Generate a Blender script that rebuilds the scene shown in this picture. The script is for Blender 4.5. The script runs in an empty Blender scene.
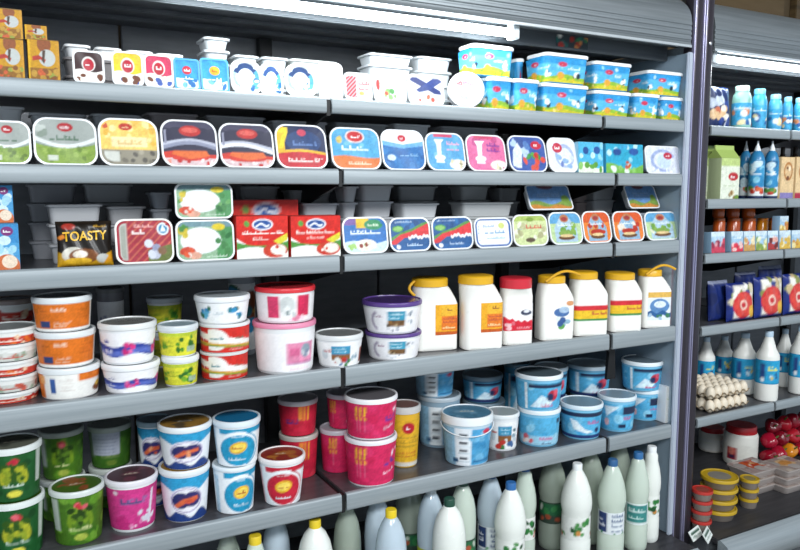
import bpy, bmesh, math, random
import numpy as np
from mathutils import Vector, Matrix

# ------------------------------------------------------------------ camera
scene = bpy.context.scene
COL = scene.collection
YAW, PITCH, FPX = math.radians(28.5), math.radians(6.53), 740.0
EYE = np.array([0.0, -1.75, 1.55])
cam_data = bpy.data.cameras.new('camera')
cam_data.sensor_fit = 'HORIZONTAL'
cam_data.sensor_width = 36.0
cam_data.lens = FPX / 800.0 * 36.0
cam = bpy.data.objects.new('camera', cam_data)
cam.location = tuple(EYE)
cam.rotation_euler = (math.pi / 2 - PITCH, 0, -YAW)
COL.objects.link(cam)
scene.camera = cam

# ------------------------------------------------------------------ light
scene.view_settings.view_transform = 'Standard'
scene.view_settings.look = 'None'
scene.view_settings.gamma = 1.0
scene.view_settings.use_curve_mapping = False
scene.view_settings.exposure = 0.40

world = bpy.data.worlds.new('store_ambient')
scene.world = world
world.use_nodes = True
world.node_tree.nodes['Background'].inputs[0].default_value = (0.62, 0.74, 0.86, 1)
world.node_tree.nodes['Background'].inputs[1].default_value = 0.72


def area(name, loc, size, power, color, target):
    d = bpy.data.lights.new(name, 'AREA')
    d.shape = 'RECTANGLE'
    d.size, d.size_y = size
    d.energy = power
    d.color = color
    o = bpy.data.objects.new(name, d)
    o.location = loc
    o.rotation_euler = (Vector(target) - Vector(loc)).to_track_quat('-Z', 'Y').to_euler()
    COL.objects.link(o)
    return o


# unseen fill lights added above the aisle to reach into the shelves
area('aisle_fill', (-0.4, -3.0, 2.9), (1.6, 0.5), 60, (0.93, 0.97, 1.0), (0.6, 0.0, 0.9))
area('aisle_fill', (2.2, -3.0, 2.9), (1.6, 0.5), 60, (0.93, 0.97, 1.0), (1.8, 0.0, 0.9))
# fluorescent tubes under the two canopies (the visible tubes are built with the canopy)
TUBE_W = 4.4
area('canopy_tube_light', (0.85, 0.02, 1.985), (0.95, 0.05), TUBE_W, (0.90, 0.97, 1.0), (0.85, 0.14, 1.5))
area('canopy_tube_light', (2.95, 0.02, 1.985), (1.5, 0.026), 4, (0.90, 0.97, 1.0), (2.95, 0.16, 1.5))

# ------------------------------------------------------------------ picking points of the place
FW = np.array([math.sin(YAW) * math.cos(PITCH), math.cos(YAW) * math.cos(PITCH), -math.sin(PITCH)])
RT = np.array([math.cos(YAW), -math.sin(YAW), 0.0])
UP = np.cross(RT, FW)


def ray(x, y):
    return RT * (x - 400) / FPX + UP * (275 - y) / FPX + FW


def atY(x, y, Y):
    d = ray(x, y)
    return EYE + d * ((Y - EYE[1]) / d[1])


def atZ(x, y, Z):
    d = ray(x, y)
    return EYE + d * ((Z - EYE[2]) / d[2])


def depth(P):
    return float((np.array(P) - EYE) @ FW)


# ------------------------------------------------------------------ materials
def lin(c):
    if isinstance(c, str):
        c = c.lstrip('#')
        if len(c) == 3:
            c = ''.join(k * 2 for k in c)
        c = [int(c[i:i + 2], 16) / 255 for i in (0, 2, 4)]
    return [(k / 12.92 if k <= 0.04045 else ((k + 0.055) / 1.055) ** 2.4) for k in c]


_mats = {}


def base_mat(key):
    m = bpy.data.materials.new(key)
    m.use_nodes = True
    return m, m.node_tree, m.node_tree.nodes['Principled BSDF']


def plastic(c, rough=0.35, spec=0.5, trans=0.0, sss=0.0, metal=0.0):
    key = 'plastic_%s_%.2f_%.2f_%.2f_%.2f' % (c, rough, trans, sss, metal)
    if key in _mats:
        return _mats[key]
    m, nt, b = base_mat(key)
    b.inputs['Base Color'].default_value = lin(c) + [1]
    b.inputs['Specular IOR Level'].default_value = spec
    b.inputs['Metallic'].default_value = metal
    b.inputs['Transmission Weight'].default_value = trans
    if sss:
        b.inputs['Subsurface Weight'].default_value = sss
        b.inputs['Subsurface Radius'].default_value = (0.01, 0.01, 0.01)
    tc = nt.nodes.new('ShaderNodeTexCoord')
    nz = nt.nodes.new('ShaderNodeTexNoise')
    nz.inputs['Scale'].default_value = 40
    mr = nt.nodes.new('ShaderNodeMapRange')
    mr.inputs['To Min'].default_value = max(0.03, rough - 0.06)
    mr.inputs['To Max'].default_value = min(1, rough + 0.06)
    nt.links.new(tc.outputs['Object'], nz.inputs['Vector'])
    nt.links.new(nz.outputs['Fac'], mr.inputs['Value'])
    nt.links.new(mr.outputs['Result'], b.inputs['Roughness'])
    _mats[key] = m
    return m


def print_mat(rough=0.32):
    key = 'print_%.2f' % rough
    if key in _mats:
        return _mats[key]
    m, nt, b = base_mat(key)
    a = nt.nodes.new('ShaderNodeVertexColor')
    a.layer_name = 'Print'
    nt.links.new(a.outputs['Color'], b.inputs['Base Color'])
    b.inputs['Roughness'].default_value = rough + .1
    b.inputs['Specular IOR Level'].default_value = .3
    _mats[key] = m
    return m


def metal_mat(key, c1, c2, rough, metallic=0.6, scale=(2, 60, 60), bump=0.0):
    if key in _mats:
        return _mats[key]
    m, nt, b = base_mat(key)
    tc = nt.nodes.new('ShaderNodeTexCoord')
    mp = nt.nodes.new('ShaderNodeMapping')
    mp.inputs['Scale'].default_value = scale
    nz = nt.nodes.new('ShaderNodeTexNoise')
    nz.inputs['Scale'].default_value = 3
    nz.inputs['Detail'].default_value = 5
    cr = nt.nodes.new('ShaderNodeValToRGB')
    cr.color_ramp.elements[0].position = 0.3
    cr.color_ramp.elements[1].position = 0.7
    cr.color_ramp.elements[0].color = lin(c1) + [1]
    cr.color_ramp.elements[1].color = lin(c2) + [1]
    nt.links.new(tc.outputs['Object'], mp.inputs['Vector'])
    nt.links.new(mp.outputs['Vector'], nz.inputs['Vector'])
    nt.links.new(nz.outputs['Fac'], cr.inputs['Fac'])
    nt.links.new(cr.outputs['Color'], b.inputs['Base Color'])
    b.inputs['Roughness'].default_value = rough
    b.inputs['Metallic'].default_value = metallic
    _mats[key] = m
    return m


def emit_mat(key, c, s):
    if key in _mats:
        return _mats[key]
    m, nt, b = base_mat(key)
    b.inputs['Base Color'].default_value = (0.9, 0.9, 0.9, 1)
    b.inputs['Emission Color'].default_value = lin(c) + [1]
    b.inputs['Emission Strength'].default_value = s
    _mats[key] = m
    return m


def pane_mat(key, tint, gloss):
    """thin clear sheet: tinted see-through with a mirror-like share"""
    if key in _mats:
        return _mats[key]
    m = bpy.data.materials.new(key)
    m.use_nodes = True
    nt = m.node_tree
    nt.nodes.clear()
    out = nt.nodes.new('ShaderNodeOutputMaterial')
    mix = nt.nodes.new('ShaderNodeMixShader')
    tr = nt.nodes.new('ShaderNodeBsdfTransparent')
    tr.inputs[0].default_value = lin(tint) + [1]
    gl = nt.nodes.new('ShaderNodeBsdfGlossy')
    gl.inputs['Roughness'].default_value = 0.06
    lw = nt.nodes.new('ShaderNodeFresnel')
    lw.inputs['IOR'].default_value = gloss
    nt.links.new(lw.outputs[0], mix.inputs[0])
    nt.links.new(tr.outputs[0], mix.inputs[1])
    nt.links.new(gl.outputs[0], mix.inputs[2])
    nt.links.new(mix.outputs[0], out.inputs[0])
    _mats[key] = m
    return m


RAIL = metal_mat('rail_metal', '#8c9599', '#9da5a9', 0.45, 0.15, (1, 40, 40))
DECK = metal_mat('shelf_deck', '#4a494d', '#5a595d', 0.3, 0.3, (3, 30, 3))
BACK = metal_mat('back_panel', '#6c6e72', '#7a7c80', 0.5, 0.1, (4, 4, 20))
FASCIA = metal_mat('fascia_metal', '#747b7f', '#868d91', 0.4, 0.4, (1, 30, 30))
FRAME = metal_mat('end_frame', '#353037', '#443e46', 0.28, 0.4, (20, 20, 1))
DARK = plastic('#0c0c0e', 0.5)
WHITE = '#e9ebec'


# ------------------------------------------------------------------ mesh helpers
def mesh_of(name, verts, faces, mat, smooth=True, colors=None, sharp=40):
    me = bpy.data.meshes.new(name)
    me.from_pydata([tuple(v) for v in verts], [], [tuple(f) for f in faces])
    if mat is not None:
        me.materials.append(mat)
    if colors is not None:
        at = me.color_attributes.new('Print', 'FLOAT_COLOR', 'POINT')
        buf = np.ones((len(verts), 4), np.float32)
        buf[:, :3] = colors
        at.data.foreach_set('color', buf.ravel())
    if smooth:
        me.polygons.foreach_set('use_smooth', [True] * len(me.polygons))
        if sharp and colors is None:
            me.set_sharp_from_angle(angle=math.radians(sharp))
    me.update()
    return me


def obj(name, me, parent=None, loc=(0, 0, 0), rot=(0, 0, 0)):
    o = bpy.data.objects.new(name, me)
    COL.objects.link(o)
    o.location = loc
    o.rotation_euler = rot
    if parent is not None:
        o.parent = parent
    return o


def tag(o, label, cat, group=None):
    o['label'] = label
    o['category'] = cat
    if group:
        o['group'] = group
    return o


def thing(name, label, cat, loc, rot=(0, 0, 0), group=None):
    o = bpy.data.objects.new(name, None)
    o.empty_display_size = 0.03
    COL.objects.link(o)
    o.location = tuple(float(k) for k in loc)
    o.rotation_euler = rot
    return tag(o, label, cat, group)


def box_vf(x0, x1, y0, y1, z0, z1):
    v = [(x, y, z) for z in (z0, z1) for y in (y0, y1) for x in (x0, x1)]
    f = [(0, 2, 3, 1), (4, 5, 7, 6), (0, 1, 5, 4), (2, 6, 7, 3), (0, 4, 6, 2), (1, 3, 7, 5)]
    return v, f


def join_vf(*parts):
    V, Fs = [], []
    for v, f in parts:
        n = len(V)
        V += list(v)
        Fs += [tuple(i + n for i in q) for q in f]
    return V, Fs


def bevel_box(name, b, mat, bev=0.002, parent=None, seg=2):
    v, f = box_vf(*b)
    bm = bmesh.new()
    vs = [bm.verts.new(p) for p in v]
    for q in f:
        bm.faces.new([vs[i] for i in q])
    bmesh.ops.bevel(bm, geom=bm.edges[:], offset=bev, segments=seg, affect='EDGES')
    me = bpy.data.meshes.new(name)
    bm.to_mesh(me)
    bm.free()
    me.materials.append(mat)
    me.polygons.foreach_set('use_smooth', [True] * len(me.polygons))
    me.set_sharp_from_angle(angle=math.radians(35))
    return obj(name, me, parent)


def rring(w, d, r, n=4, cx=0, cy=0):
    r = min(r, w / 2 - 1e-5, d / 2 - 1e-5)
    pts = []
    for k, (sx, sy) in enumerate(((1, 1), (-1, 1), (-1, -1), (1, -1))):
        for i in range(n + 1):
            a = math.pi / 2 * (k + i / n)
            pts.append((cx + sx * (w / 2 - r) + r * math.cos(a), cy + sy * (d / 2 - r) + r * math.sin(a)))
    return pts


def loft(rings, cap0=True, cap1=True):
    """rings: lists of 3-d points of equal length"""
    n = len(rings[0])
    V = [p for r in rings for p in r]
    Fs = []
    for k in range(len(rings) - 1):
        for i in range(n):
            j = (i + 1) % n
            Fs.append((k * n + i, k * n + j, (k + 1) * n + j, (k + 1) * n + i))
    if cap0:
        Fs.append(tuple(range(n))[::-1])
    if cap1:
        Fs.append(tuple((len(rings) - 1) * n + i for i in range(n)))
    return V, Fs


def lathe(prof, n=32):
    rings = [[(r * math.cos(2 * math.pi * i / n), r * math.sin(2 * math.pi * i / n), z) for i in range(n)] for r, z in prof]
    return loft(rings, prof[0][0] > 1e-6, prof[-1][0] > 1e-6)


def tube_vf(path, r, n=8):
    path = [Vector(p) for p in path]
    rings = []
    for i, p in enumerate(path):
        a = path[max(i - 1, 0)]
        b = path[min(i + 1, len(path) - 1)]
        t = (b - a).normalized()
        u = t.cross(Vector((0.13, 0.31, 0.94))).normalized()
        w = t.cross(u)
        rings.append([tuple(p + u * (r * math.cos(2 * math.pi * k / n)) + w * (r * math.sin(2 * math.pi * k / n))) for k in range(n)])
    return loft(rings)


def grid_vf(nu, nv, fn):
    V = [fn(i / nu, j / nv) for j in range(nv + 1) for i in range(nu + 1)]
    Fs = [(j * (nu + 1) + i, j * (nu + 1) + i + 1, (j + 1) * (nu + 1) + i + 1, (j + 1) * (nu + 1) + i)
          for j in range(nv) for i in range(nu)]
    return V, Fs


# ------------------------------------------------------------------ printed artwork (flat print as vertex colours)
class Art:
    S = 3

    def __init__(s, nu, nv, aspect, bg='#ffffff', seed=1):
        s.nu, s.nv, s.asp = nu, nv, aspect
        W, H = (nu + 1) * s.S, (nv + 1) * s.S
        u = (np.arange(W) + 0.5) / W
        v = (np.arange(H) + 0.5) / H
        s.U, s.V = np.meshgrid(u, v)
        s.im = np.zeros((H, W, 3)) + np.array(lin(bg))
        s.rng = np.random.RandomState(seed)

    def put(s, m, c, a=1.0):
        c = np.array(lin(c))
        k = (m.astype(float) * a)[..., None]
        s.im = s.im * (1 - k) + c * k
        return s

    def rect(s, u0, v0, u1, v1, c, a=1):
        return s.put((s.U >= u0) & (s.U <= u1) & (s.V >= v0) & (s.V <= v1), c, a)

    def ell(s, cu, cv, ru, rv, c, rot=0, a=1):
        x, y = (s.U - cu) * s.asp, s.V - cv
        k, q = math.cos(rot), math.sin(rot)
        x, y = x * k + y * q, -x * q + y * k
        return s.put((x / (ru * s.asp)) ** 2 + (y / rv) ** 2 <= 1, c, a)

    def ring(s, cu, cv, ru, rv, t, c, a=1):
        q = np.sqrt(((s.U - cu) / ru) ** 2 + ((s.V - cv) / rv) ** 2)
        return s.put((q <= 1) & (q >= 1 - t), c, a)

    def arc(s, cu, cv, ru, rv, t, a0, a1, c):
        q = np.sqrt(((s.U - cu) / ru) ** 2 + ((s.V - cv) / rv) ** 2)
        an = np.degrees(np.arctan2((s.V - cv) / rv, (s.U - cu) / ru)) % 360
        return s.put((q <= 1) & (q >= 1 - t) & (((an - a0) % 360) <= (a1 - a0) % 360), c)

    def poly(s, pts, c, a=1):
        m = np.zeros(s.U.shape, bool)
        n = len(pts)
        for i in range(n):
            x0, y0 = pts[i]
            x1, y1 = pts[(i + 1) % n]
            if y0 == y1:
                continue
            cond = ((y0 > s.V) != (y1 > s.V)) & (s.U < (x1 - x0) * (s.V - y0) / (y1 - y0) + x0)
            m ^= cond
        return s.put(m, c, a)

    def below(s, f, c, a=1):
        return s.put(s.V <= f(s.U), c, a)

    def band(s, f, t, c, a=1):
        return s.put(np.abs(s.V - f(s.U)) <= t, c, a)

    def diag(s, u0, v0, u1, v1, c, n=8, duty=0.4, slope=1.0, a=1):
        m = (s.U >= u0) & (s.U <= u1) & (s.V >= v0) & (s.V <= v1)
        return s.put(m & ((((s.U - s.V / s.asp * slope) * n) % 1) < duty), c, a)

    def blobs(s, n, u0, v0, u1, v1, r, cols, a=1):
        for _ in range(n):
            s.ell(s.rng.uniform(u0, u1), s.rng.uniform(v0, v1), r * s.rng.uniform(.6, 1.3) / s.asp, r * s.rng.uniform(.6, 1.2),
                  cols[s.rng.randint(len(cols))], s.rng.uniform(0, 3), a)
        return s

    def scrib(s, u0, v0, u1, v1, c, lines=1, a=1, slant=0):
        """unreadable small lettering: joined strokes on a baseline"""
        lh = (v1 - v0) / lines
        for L in range(lines):
            b = v1 - (L + 1) * lh + lh * .18
            x = u0 + s.rng.uniform(0, .03)
            e = u1 - s.rng.uniform(0, .06)
            y0 = b
            while x < e:
                w = max(lh / s.asp * s.rng.uniform(.5, 1.1), .012)
                yb = b + slant * (x - u0)
                k = s.rng.randint(4)
                s.rect(x, yb, min(x + w, e), yb + lh * .22, c, a)
                if k != 3:
                    s.rect(x, yb, x + lh / s.asp * .22, yb + lh * s.rng.uniform(.45, .72), c, a)
                if k == 1:
                    s.ell(x + w * .6, yb + lh * .5, lh / s.asp * .13, lh * .11, c, 0, a)
                x += w * (1.05 if k < 3 else 1.35)
        return s

    def logo(s, cu, cv, ru, rv, c='#c8102e', tc='#ffffff', rim=None):
        if rim:
            s.ell(cu, cv, ru * 1.18, rv * 1.22, rim)
        s.ell(cu, cv, ru, rv, c)
        s.scrib(cu - ru * .6, cv - rv * .42, cu + ru * .6, cv + rv * .42, tc)
        return s

    def grain(s, amt=.10):
        """fine halftone-like unevenness of the print"""
        h, w = s.im.shape[:2]
        n = s.rng.rand(h // 3 + 1, w // 3 + 1, 1).repeat(3, 0).repeat(3, 1)[:h, :w]
        n2 = s.rng.rand(h // 9 + 1, w // 9 + 1, 1).repeat(9, 0).repeat(9, 1)[:h, :w]
        sat = (s.im.max(axis=2, keepdims=True) - s.im.min(axis=2, keepdims=True)) > .12
        k = np.where(sat, 1.0, .35) * amt
        s.im = np.clip(s.im * (1 + (n - .5) * 2 * k + (n2 - .5) * 2 * k), 0, 1)
        return s

    def colors(s):
        H, W, _ = s.im.shape
        q = s.im.reshape(s.nv + 1, s.S, s.nu + 1, s.S, 3).mean(axis=(1, 3))
        return q.reshape(-1, 3)


def printed(name, art, fn, parent, rough=0.32):
    V, Fs = grid_vf(art.nu, art.nv, fn)
    return obj(name, mesh_of(name, V, Fs, print_mat(rough), True, art.colors()), parent)

# ------------------------------------------------------------------ setting
def struct(name, b, mat):
    v, f = box_vf(*b)
    o = obj(name, mesh_of(name, v, f, mat, False))
    o['kind'] = 'structure'
    return o


struct('floor', (-4, 7, -6, 1.0, -0.1, 0.0), metal_mat('floor_tile', '#8d8a84', '#9c9993', 0.4, 0.0, (3, 3, 3)))
struct('wall_back', (-4, 7, 0.9, 1.0, 0.0, 3.3), metal_mat('wall_paint', '#4d3e2c', '#5f5038', 0.7, 0.0, (1, 6, 1)))
struct('ceiling', (-4, 7, -6, 1.0, 3.3, 3.4), metal_mat('ceiling_paint', '#8e8c88', '#a09e9a', 0.8, 0.0, (2, 2, 2)))
for i, (xa, xb, c) in enumerate(((2.3, 3.05, '#4d3c24'), (3.15, 3.75, '#5c4828'), (3.85, 4.8, '#44361f'))):
    o = bevel_box('trim_%d' % (i + 1), (xa, xb, 0.86, 0.9, 2.2, 2.9), metal_mat('wood_%d' % i, c, '#665234', 0.55, 0, (2, 2, 14)), 0.004)
    o['kind'] = 'structure'

# ------------------------------------------------------------------ the two cases
RZ = {1: 1.780, 2: 1.604, 3: 1.384, 4: 1.089, 5: 0.742}          # rail tops, left case
RH = {1: 0.038, 2: 0.039, 3: 0.044, 4: 0.052, 5: 0.048}
QZ = {1: 1.770, 2: 1.520, 3: 1.330, 4: 1.073, 5: 0.742}          # rail tops, right case
LIP = 0.004
DECK_L = 0.34
DECK_R = 0.34
XEND = 2.016


def profile_x(prof, x0, x1, closed=True):
    n = len(prof)
    V = [(x, y, z) for x in (x0, x1) for y, z in prof]
    Fs = [(i, (i + 1) % n, n + (i + 1) % n, n + i) for i in range(n if closed else n - 1)]
    if closed:
        Fs += [tuple(range(n))[::-1], tuple(range(n, 2 * n))]
    return V, Fs


def reflection_sheet_mat(key='pale_reflection', c='#cfd8e6', k=.6):  # see-through sheet whose pale diffuse share paints a reflection
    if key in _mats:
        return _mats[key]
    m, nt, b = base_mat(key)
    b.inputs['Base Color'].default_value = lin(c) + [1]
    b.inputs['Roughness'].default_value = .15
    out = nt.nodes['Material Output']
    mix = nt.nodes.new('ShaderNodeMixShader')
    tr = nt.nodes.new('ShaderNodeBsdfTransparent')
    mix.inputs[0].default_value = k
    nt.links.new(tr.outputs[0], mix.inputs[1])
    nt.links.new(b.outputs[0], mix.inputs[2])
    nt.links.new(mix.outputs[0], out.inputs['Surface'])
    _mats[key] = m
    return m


def build_case(x0, x1, label, segs, rails, rail_h, deck_z, tube, ends, depth_s=0.47):
    root = thing('display_case', label, 'display case', ((x0 + x1) / 2, 0.3, 0))
    off = tuple(-k for k in root.location)

    def part(name, vf, mat, smooth=True, parent=None, sharp=35):
        o = obj(name, mesh_of(name, vf[0], vf[1], mat, smooth, None, sharp))
        o.parent = parent or root
        o.location = off if parent is None else (0, 0, 0)
        return o

    def bpart(name, b, mat, bev=0.002, parent=None):
        o = bevel_box(name, b, mat, bev)
        o.parent = parent or root
        o.location = off if parent is None else (0, 0, 0)
        return o

    # shelves with their price rails
    for k, z in rails.items():
        h = rail_h[k]
        for a, b in segs(k):
            d = LIP
            sh = bpart('shelf', (a, b, 0.004, depth_s if k < 4 else depth_s + .03, z - d - 0.022, z - d), DECK, 0.002)
            prof = [(0.004, z), (-0.004, z + .0005), (-0.008, z - .002), (-0.0095, z - .006), (-0.0105, z - h * .5), (-0.0105, z - h + .005), (-0.009, z - h + .001),
                    (-0.006, z - h), (0.004, z - h), (0.004, z - h + .003), (-0.003, z - h + .006), (-0.003, z - .006), (0.004, z - .004)]
            part('price_rail', profile_x(prof, a, b), RAIL, True, sh, 60)
        sg = segs(k)
        for (a, b), (c, d2) in zip(sg[:-1], sg[1:]):
            xm = (b + c) / 2
            prof = [(0.002, z - .012), (depth_s, z - .012), (depth_s, z - .13), (0.30, z - .11), (0.012, z - h - .004)]
            part('bracket', profile_x(prof, xm - .004, xm + .004), DARK, False)
            bpart('bracket_tip', (xm - .0055, xm + .0055, -0.004, 0.02, z - h - .006, z - .004), DARK, 0.001)
    # back panels, uprights
    n = max(2, round((x1 - x0) / 0.95))
    for i in range(n):
        a, b = x0 + (x1 - x0) * i / n, x0 + (x1 - x0) * (i + 1) / n
        bpart('back_panel', (a + .004, b - .004, 0.60, 0.62, deck_z, 2.03), BACK, 0.003)
    for a in sorted({round((s[1]), 3) for s in segs(3)[:-1]}):
        bpart('upright', (a - .014, a + .028, 0.565, 0.60, deck_z, 2.03), DARK, 0.003)
    # canopy: fascia with rolled ribs, reflector, duct underside, roof
    prof = [(-0.012, 2.012), (-0.034, 2.012), (-0.037, 2.018), (-0.034, 2.026)]
    z = 2.028
    while z < 2.085:
        prof += [(-0.0335, z), (-0.0335, z + .004), (-0.036, z + .007), (-0.036, z + .0135)]
        z += .0155
    for q in range(9):
        t = q / 8 * math.radians(68)
        prof.append((-0.034 + 0.20 * (1 - math.cos(t)), 2.095 + 0.115 * math.sin(t)))
    prof += [(0.11, 2.2085), (0.11, 2.196), (0.0, 2.12), (-0.022, 2.06)]
    prof = [(y + .025, z + .006) for y, z in prof]
    part('fascia', profile_x(prof, x0, x1), FASCIA, True, None, 25)
    bpart('fascia_lip', (x0, x1, -0.0145, -0.009, 2.015, 2.023), metal_mat('lip_metal', '#c9cfd2', '#dfe4e6', 0.25, 0.5, (1, 30, 30)), 0.001)
    bpart('roof', (x0, x1, 0.10, 0.65, 2.18, 2.20), DARK, 0.003)
    bpart('reflector', (x0, x1, -0.010, 0.085, 2.032, 2.037), metal_mat('reflector', '#5c6367', '#6a7175', 0.4, 0.2), 0.001)
    bpart('duct_lip', (x0, x1, 0.085, 0.105, 1.986, 2.037), metal_mat('duct_metal', '#4b5156', '#5a6065', 0.4, 0.2, (1, 20, 20)), 0.003)
    bpart('duct_underside', (x0, x1, 0.105, 0.60, 2.028, 2.037), metal_mat('duct_dark', '#52555a', '#606368', 0.4, 0.2, (1, 8, 8)), 0.001)
    for yy in (0.22, 0.34, 0.46):
        bpart('duct_rib', (x0, x1, yy, yy + .03, 2.016, 2.028), metal_mat('duct_dark', '', '', 0.4), 0.003)
    # fluorescent tubes
    for a, b in tube:
        t = part('fluorescent_tube', (lambda vf: ([(v[2], 0.028 + v[0], 2.0 + v[1]) for v in vf[0]], vf[1]))(
            lathe([(0.0, a), (.012, a), (.013, a + .004), (.013, b - .004), (.012, b), (0.0, b)], 16)), emit_mat('tube_glow', '#eef8ff', 5), True)
        for c in (a - .022, b + .002):
            bpart('tube_socket', (c, c + .02, 0.010, 0.046, 1.982, 2.032), plastic('#dfe6ea', 0.4), 0.002)
    # bottom deck with front lip and plinth
    bpart('bottom_deck', (x0, x1, -0.12, 0.60, deck_z - .02, deck_z), metal_mat('deck_dark', '#38373a', '#4a494c', 0.45, 0.3, (2, 20, 2)), 0.003)
    prof = [(-0.12, deck_z - .004), (-0.128, deck_z + .002), (-0.16, deck_z - .012), (-0.175, deck_z - .05), (-0.165, deck_z - .10), (-0.12, deck_z - .12)]
    part('front_bumper', profile_x(prof, x0, x1), RAIL, True, None, 60)
    bpart('plinth', (x0, x1, -0.08, 0.60, 0.0, deck_z - .022), metal_mat('plinth', '#5b5f63', '#6b6f73', 0.5, 0.2), 0.004)
    # end frames swept along the side profile
    path = [(0.01, 0.02), (0.01, 0.6), (0.01, 1.2), (0.01, 1.8), (0.01, 2.18)]
    for q in range(1, 9):
        t = q / 8 * math.radians(75)
        path.append((0.01 + 0.19 * (1 - math.cos(t)), 2.19 + 0.145 * math.sin(t)))
    path.append((0.5, 2.36))

    def sweep(xc, w, t, shift, mat, name):
        rings = []
        for i, (y, z) in enumerate(path):
            y0, z0 = path[max(0, i - 1)]
            y1, z1 = path[min(len(path) - 1, i + 1)]
            L = math.hypot(y1 - y0, z1 - z0)
            ny, nz = -(z1 - z0) / L, (y1 - y0) / L       # outward
            rings.append([(xc + px, y + ny * (py + shift), z + nz * (py + shift)) for px, py in rring(w, t, min(w, t) * .3, 3)])
        part(name, loft(rings), mat, True, None, 50)
    for e in ends:
        sweep(e['x'], e['w'], 0.05, 0.0, FRAME, 'end_frame')
        for tx, tw in e['trim']:  # lavender strips that paint highlights along the frame edges
            sweep(tx, tw, 0.012, 0.022, plastic('#a9a6c4', 0.22, 0.6, metal=0.5), 'edge_highlight')
        bpart('side_panel', (e['x'] - e['w'] * .2, e['x'] + e['w'] * .2, 0.02, 0.62, 0.05, 2.03), metal_mat('side_panel', '#8d979e', '#a0aab0', 0.3, 0.2), 0.002)  # pale panel colour stands in for light behind the end pane
        if 'glass' in e:
            bpart('glass_end_pane', (e['glass'], e['glass'] + .006, -0.003, 0.60, deck_z, 2.00), reflection_sheet_mat('end_glass_reflection', '#b4cbdc', .42), 0.001)  # glass pane with its bluish reflection painted in as a pale share
            bpart('glass_reflection_strip', (e['glass'] - .012, e['glass'] + .009, -0.016, -0.004, deck_z, 2.00), reflection_sheet_mat(), 0.003)  # added pale strip painting the bright reflection at the glass edge
        for bz in e.get('bolts', ()):
            o = part('bolt', (lambda vf: ([(e['x'] + v[0], -0.016 - v[2], bz + v[1]) for v in vf[0]], vf[1]))(lathe([(.006, 0), (.006, .003), (.003, .005), (0, .005)], 12)), plastic('#d8dade', 0.2, metal=0.6))
    return root


def segs_left(k):
    j = (0.737, 0.752) if k == 1 else (0.768, 0.783)
    q = (1.652, 1.668) if k == 1 else (1.713, 1.729)
    return [(-0.5, j[0]), (j[1], q[0]), (q[1], XEND)]


def segs_right(k):
    return [(2.15, 2.575), (2.588, 3.5), (3.513, 4.1)]


build_case(-0.5, 2.032, 'large open refrigerated case of cheese packs, tubs and jugs filling the left of the picture', segs_left, RZ, RH, DECK_L,
           [(0.37, 1.325)], [{'x': 2.063, 'w': 0.046, 'trim': [(2.042, .004), (2.084, .004)], 'glass': 2.030}])
build_case(2.145, 4.1, 'second refrigerated case at the right edge behind the dark double upright', segs_right, QZ, {k: 0.034 for k in QZ}, DECK_R,
           [(2.19, 3.1), (3.15, 4.0)], [{'x': 2.115, 'w': 0.050, 'trim': [(2.094, .004)], 'bolts': [2.035]}])


# ------------------------------------------------------------------ builders of goods
def Zs(row):
    if row == 'L':
        return DECK_L
    if row == 'R':
        return DECK_R
    if isinstance(row, str):
        return QZ[int(row[1])] - LIP
    return RZ[row] - LIP


_seed = [10]


def new_art(fn, nu, nv, asp):
    _seed[0] += 7
    a = Art(nu, nv, asp, '#ffffff', _seed[0])
    fn(a)
    a.grain(.10)
    return a


def round_corner(u, v, w, h, r):
    """map the unit square to a rounded rectangle centred on 0"""
    x, z = (u - .5) * w, (v - .5) * h
    ex, ez = abs(x) - (w / 2 - r), abs(z) - (h / 2 - r)
    if ex > 0 and ez > 0:
        L = math.hypot(ex, ez)
        m = max(ex, ez)
        ex, ez = ex / L * m, ez / L * m
        x = math.copysign(w / 2 - r + ex, x)
        z = math.copysign(h / 2 - r + ez, z)
    return x, z


def measure_flat(x0, x1, y0, row, setb, tilt, zb=None):
    zb = Zs(row) if zb is None else zb
    xc = (x0 + x1) / 2
    h = 0.08
    for _ in range(4):
        Y = setb + h * math.sin(tilt)
        h = (atY(xc, y0, Y)[2] - zb) / math.cos(tilt)
    ym = y0 + 10
    Yh = setb + h * .5 * math.sin(tilt)
    a, b = atY(x0, ym, Yh)[0], atY(x1, ym, Yh)[0]
    return a, b, h, zb


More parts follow.
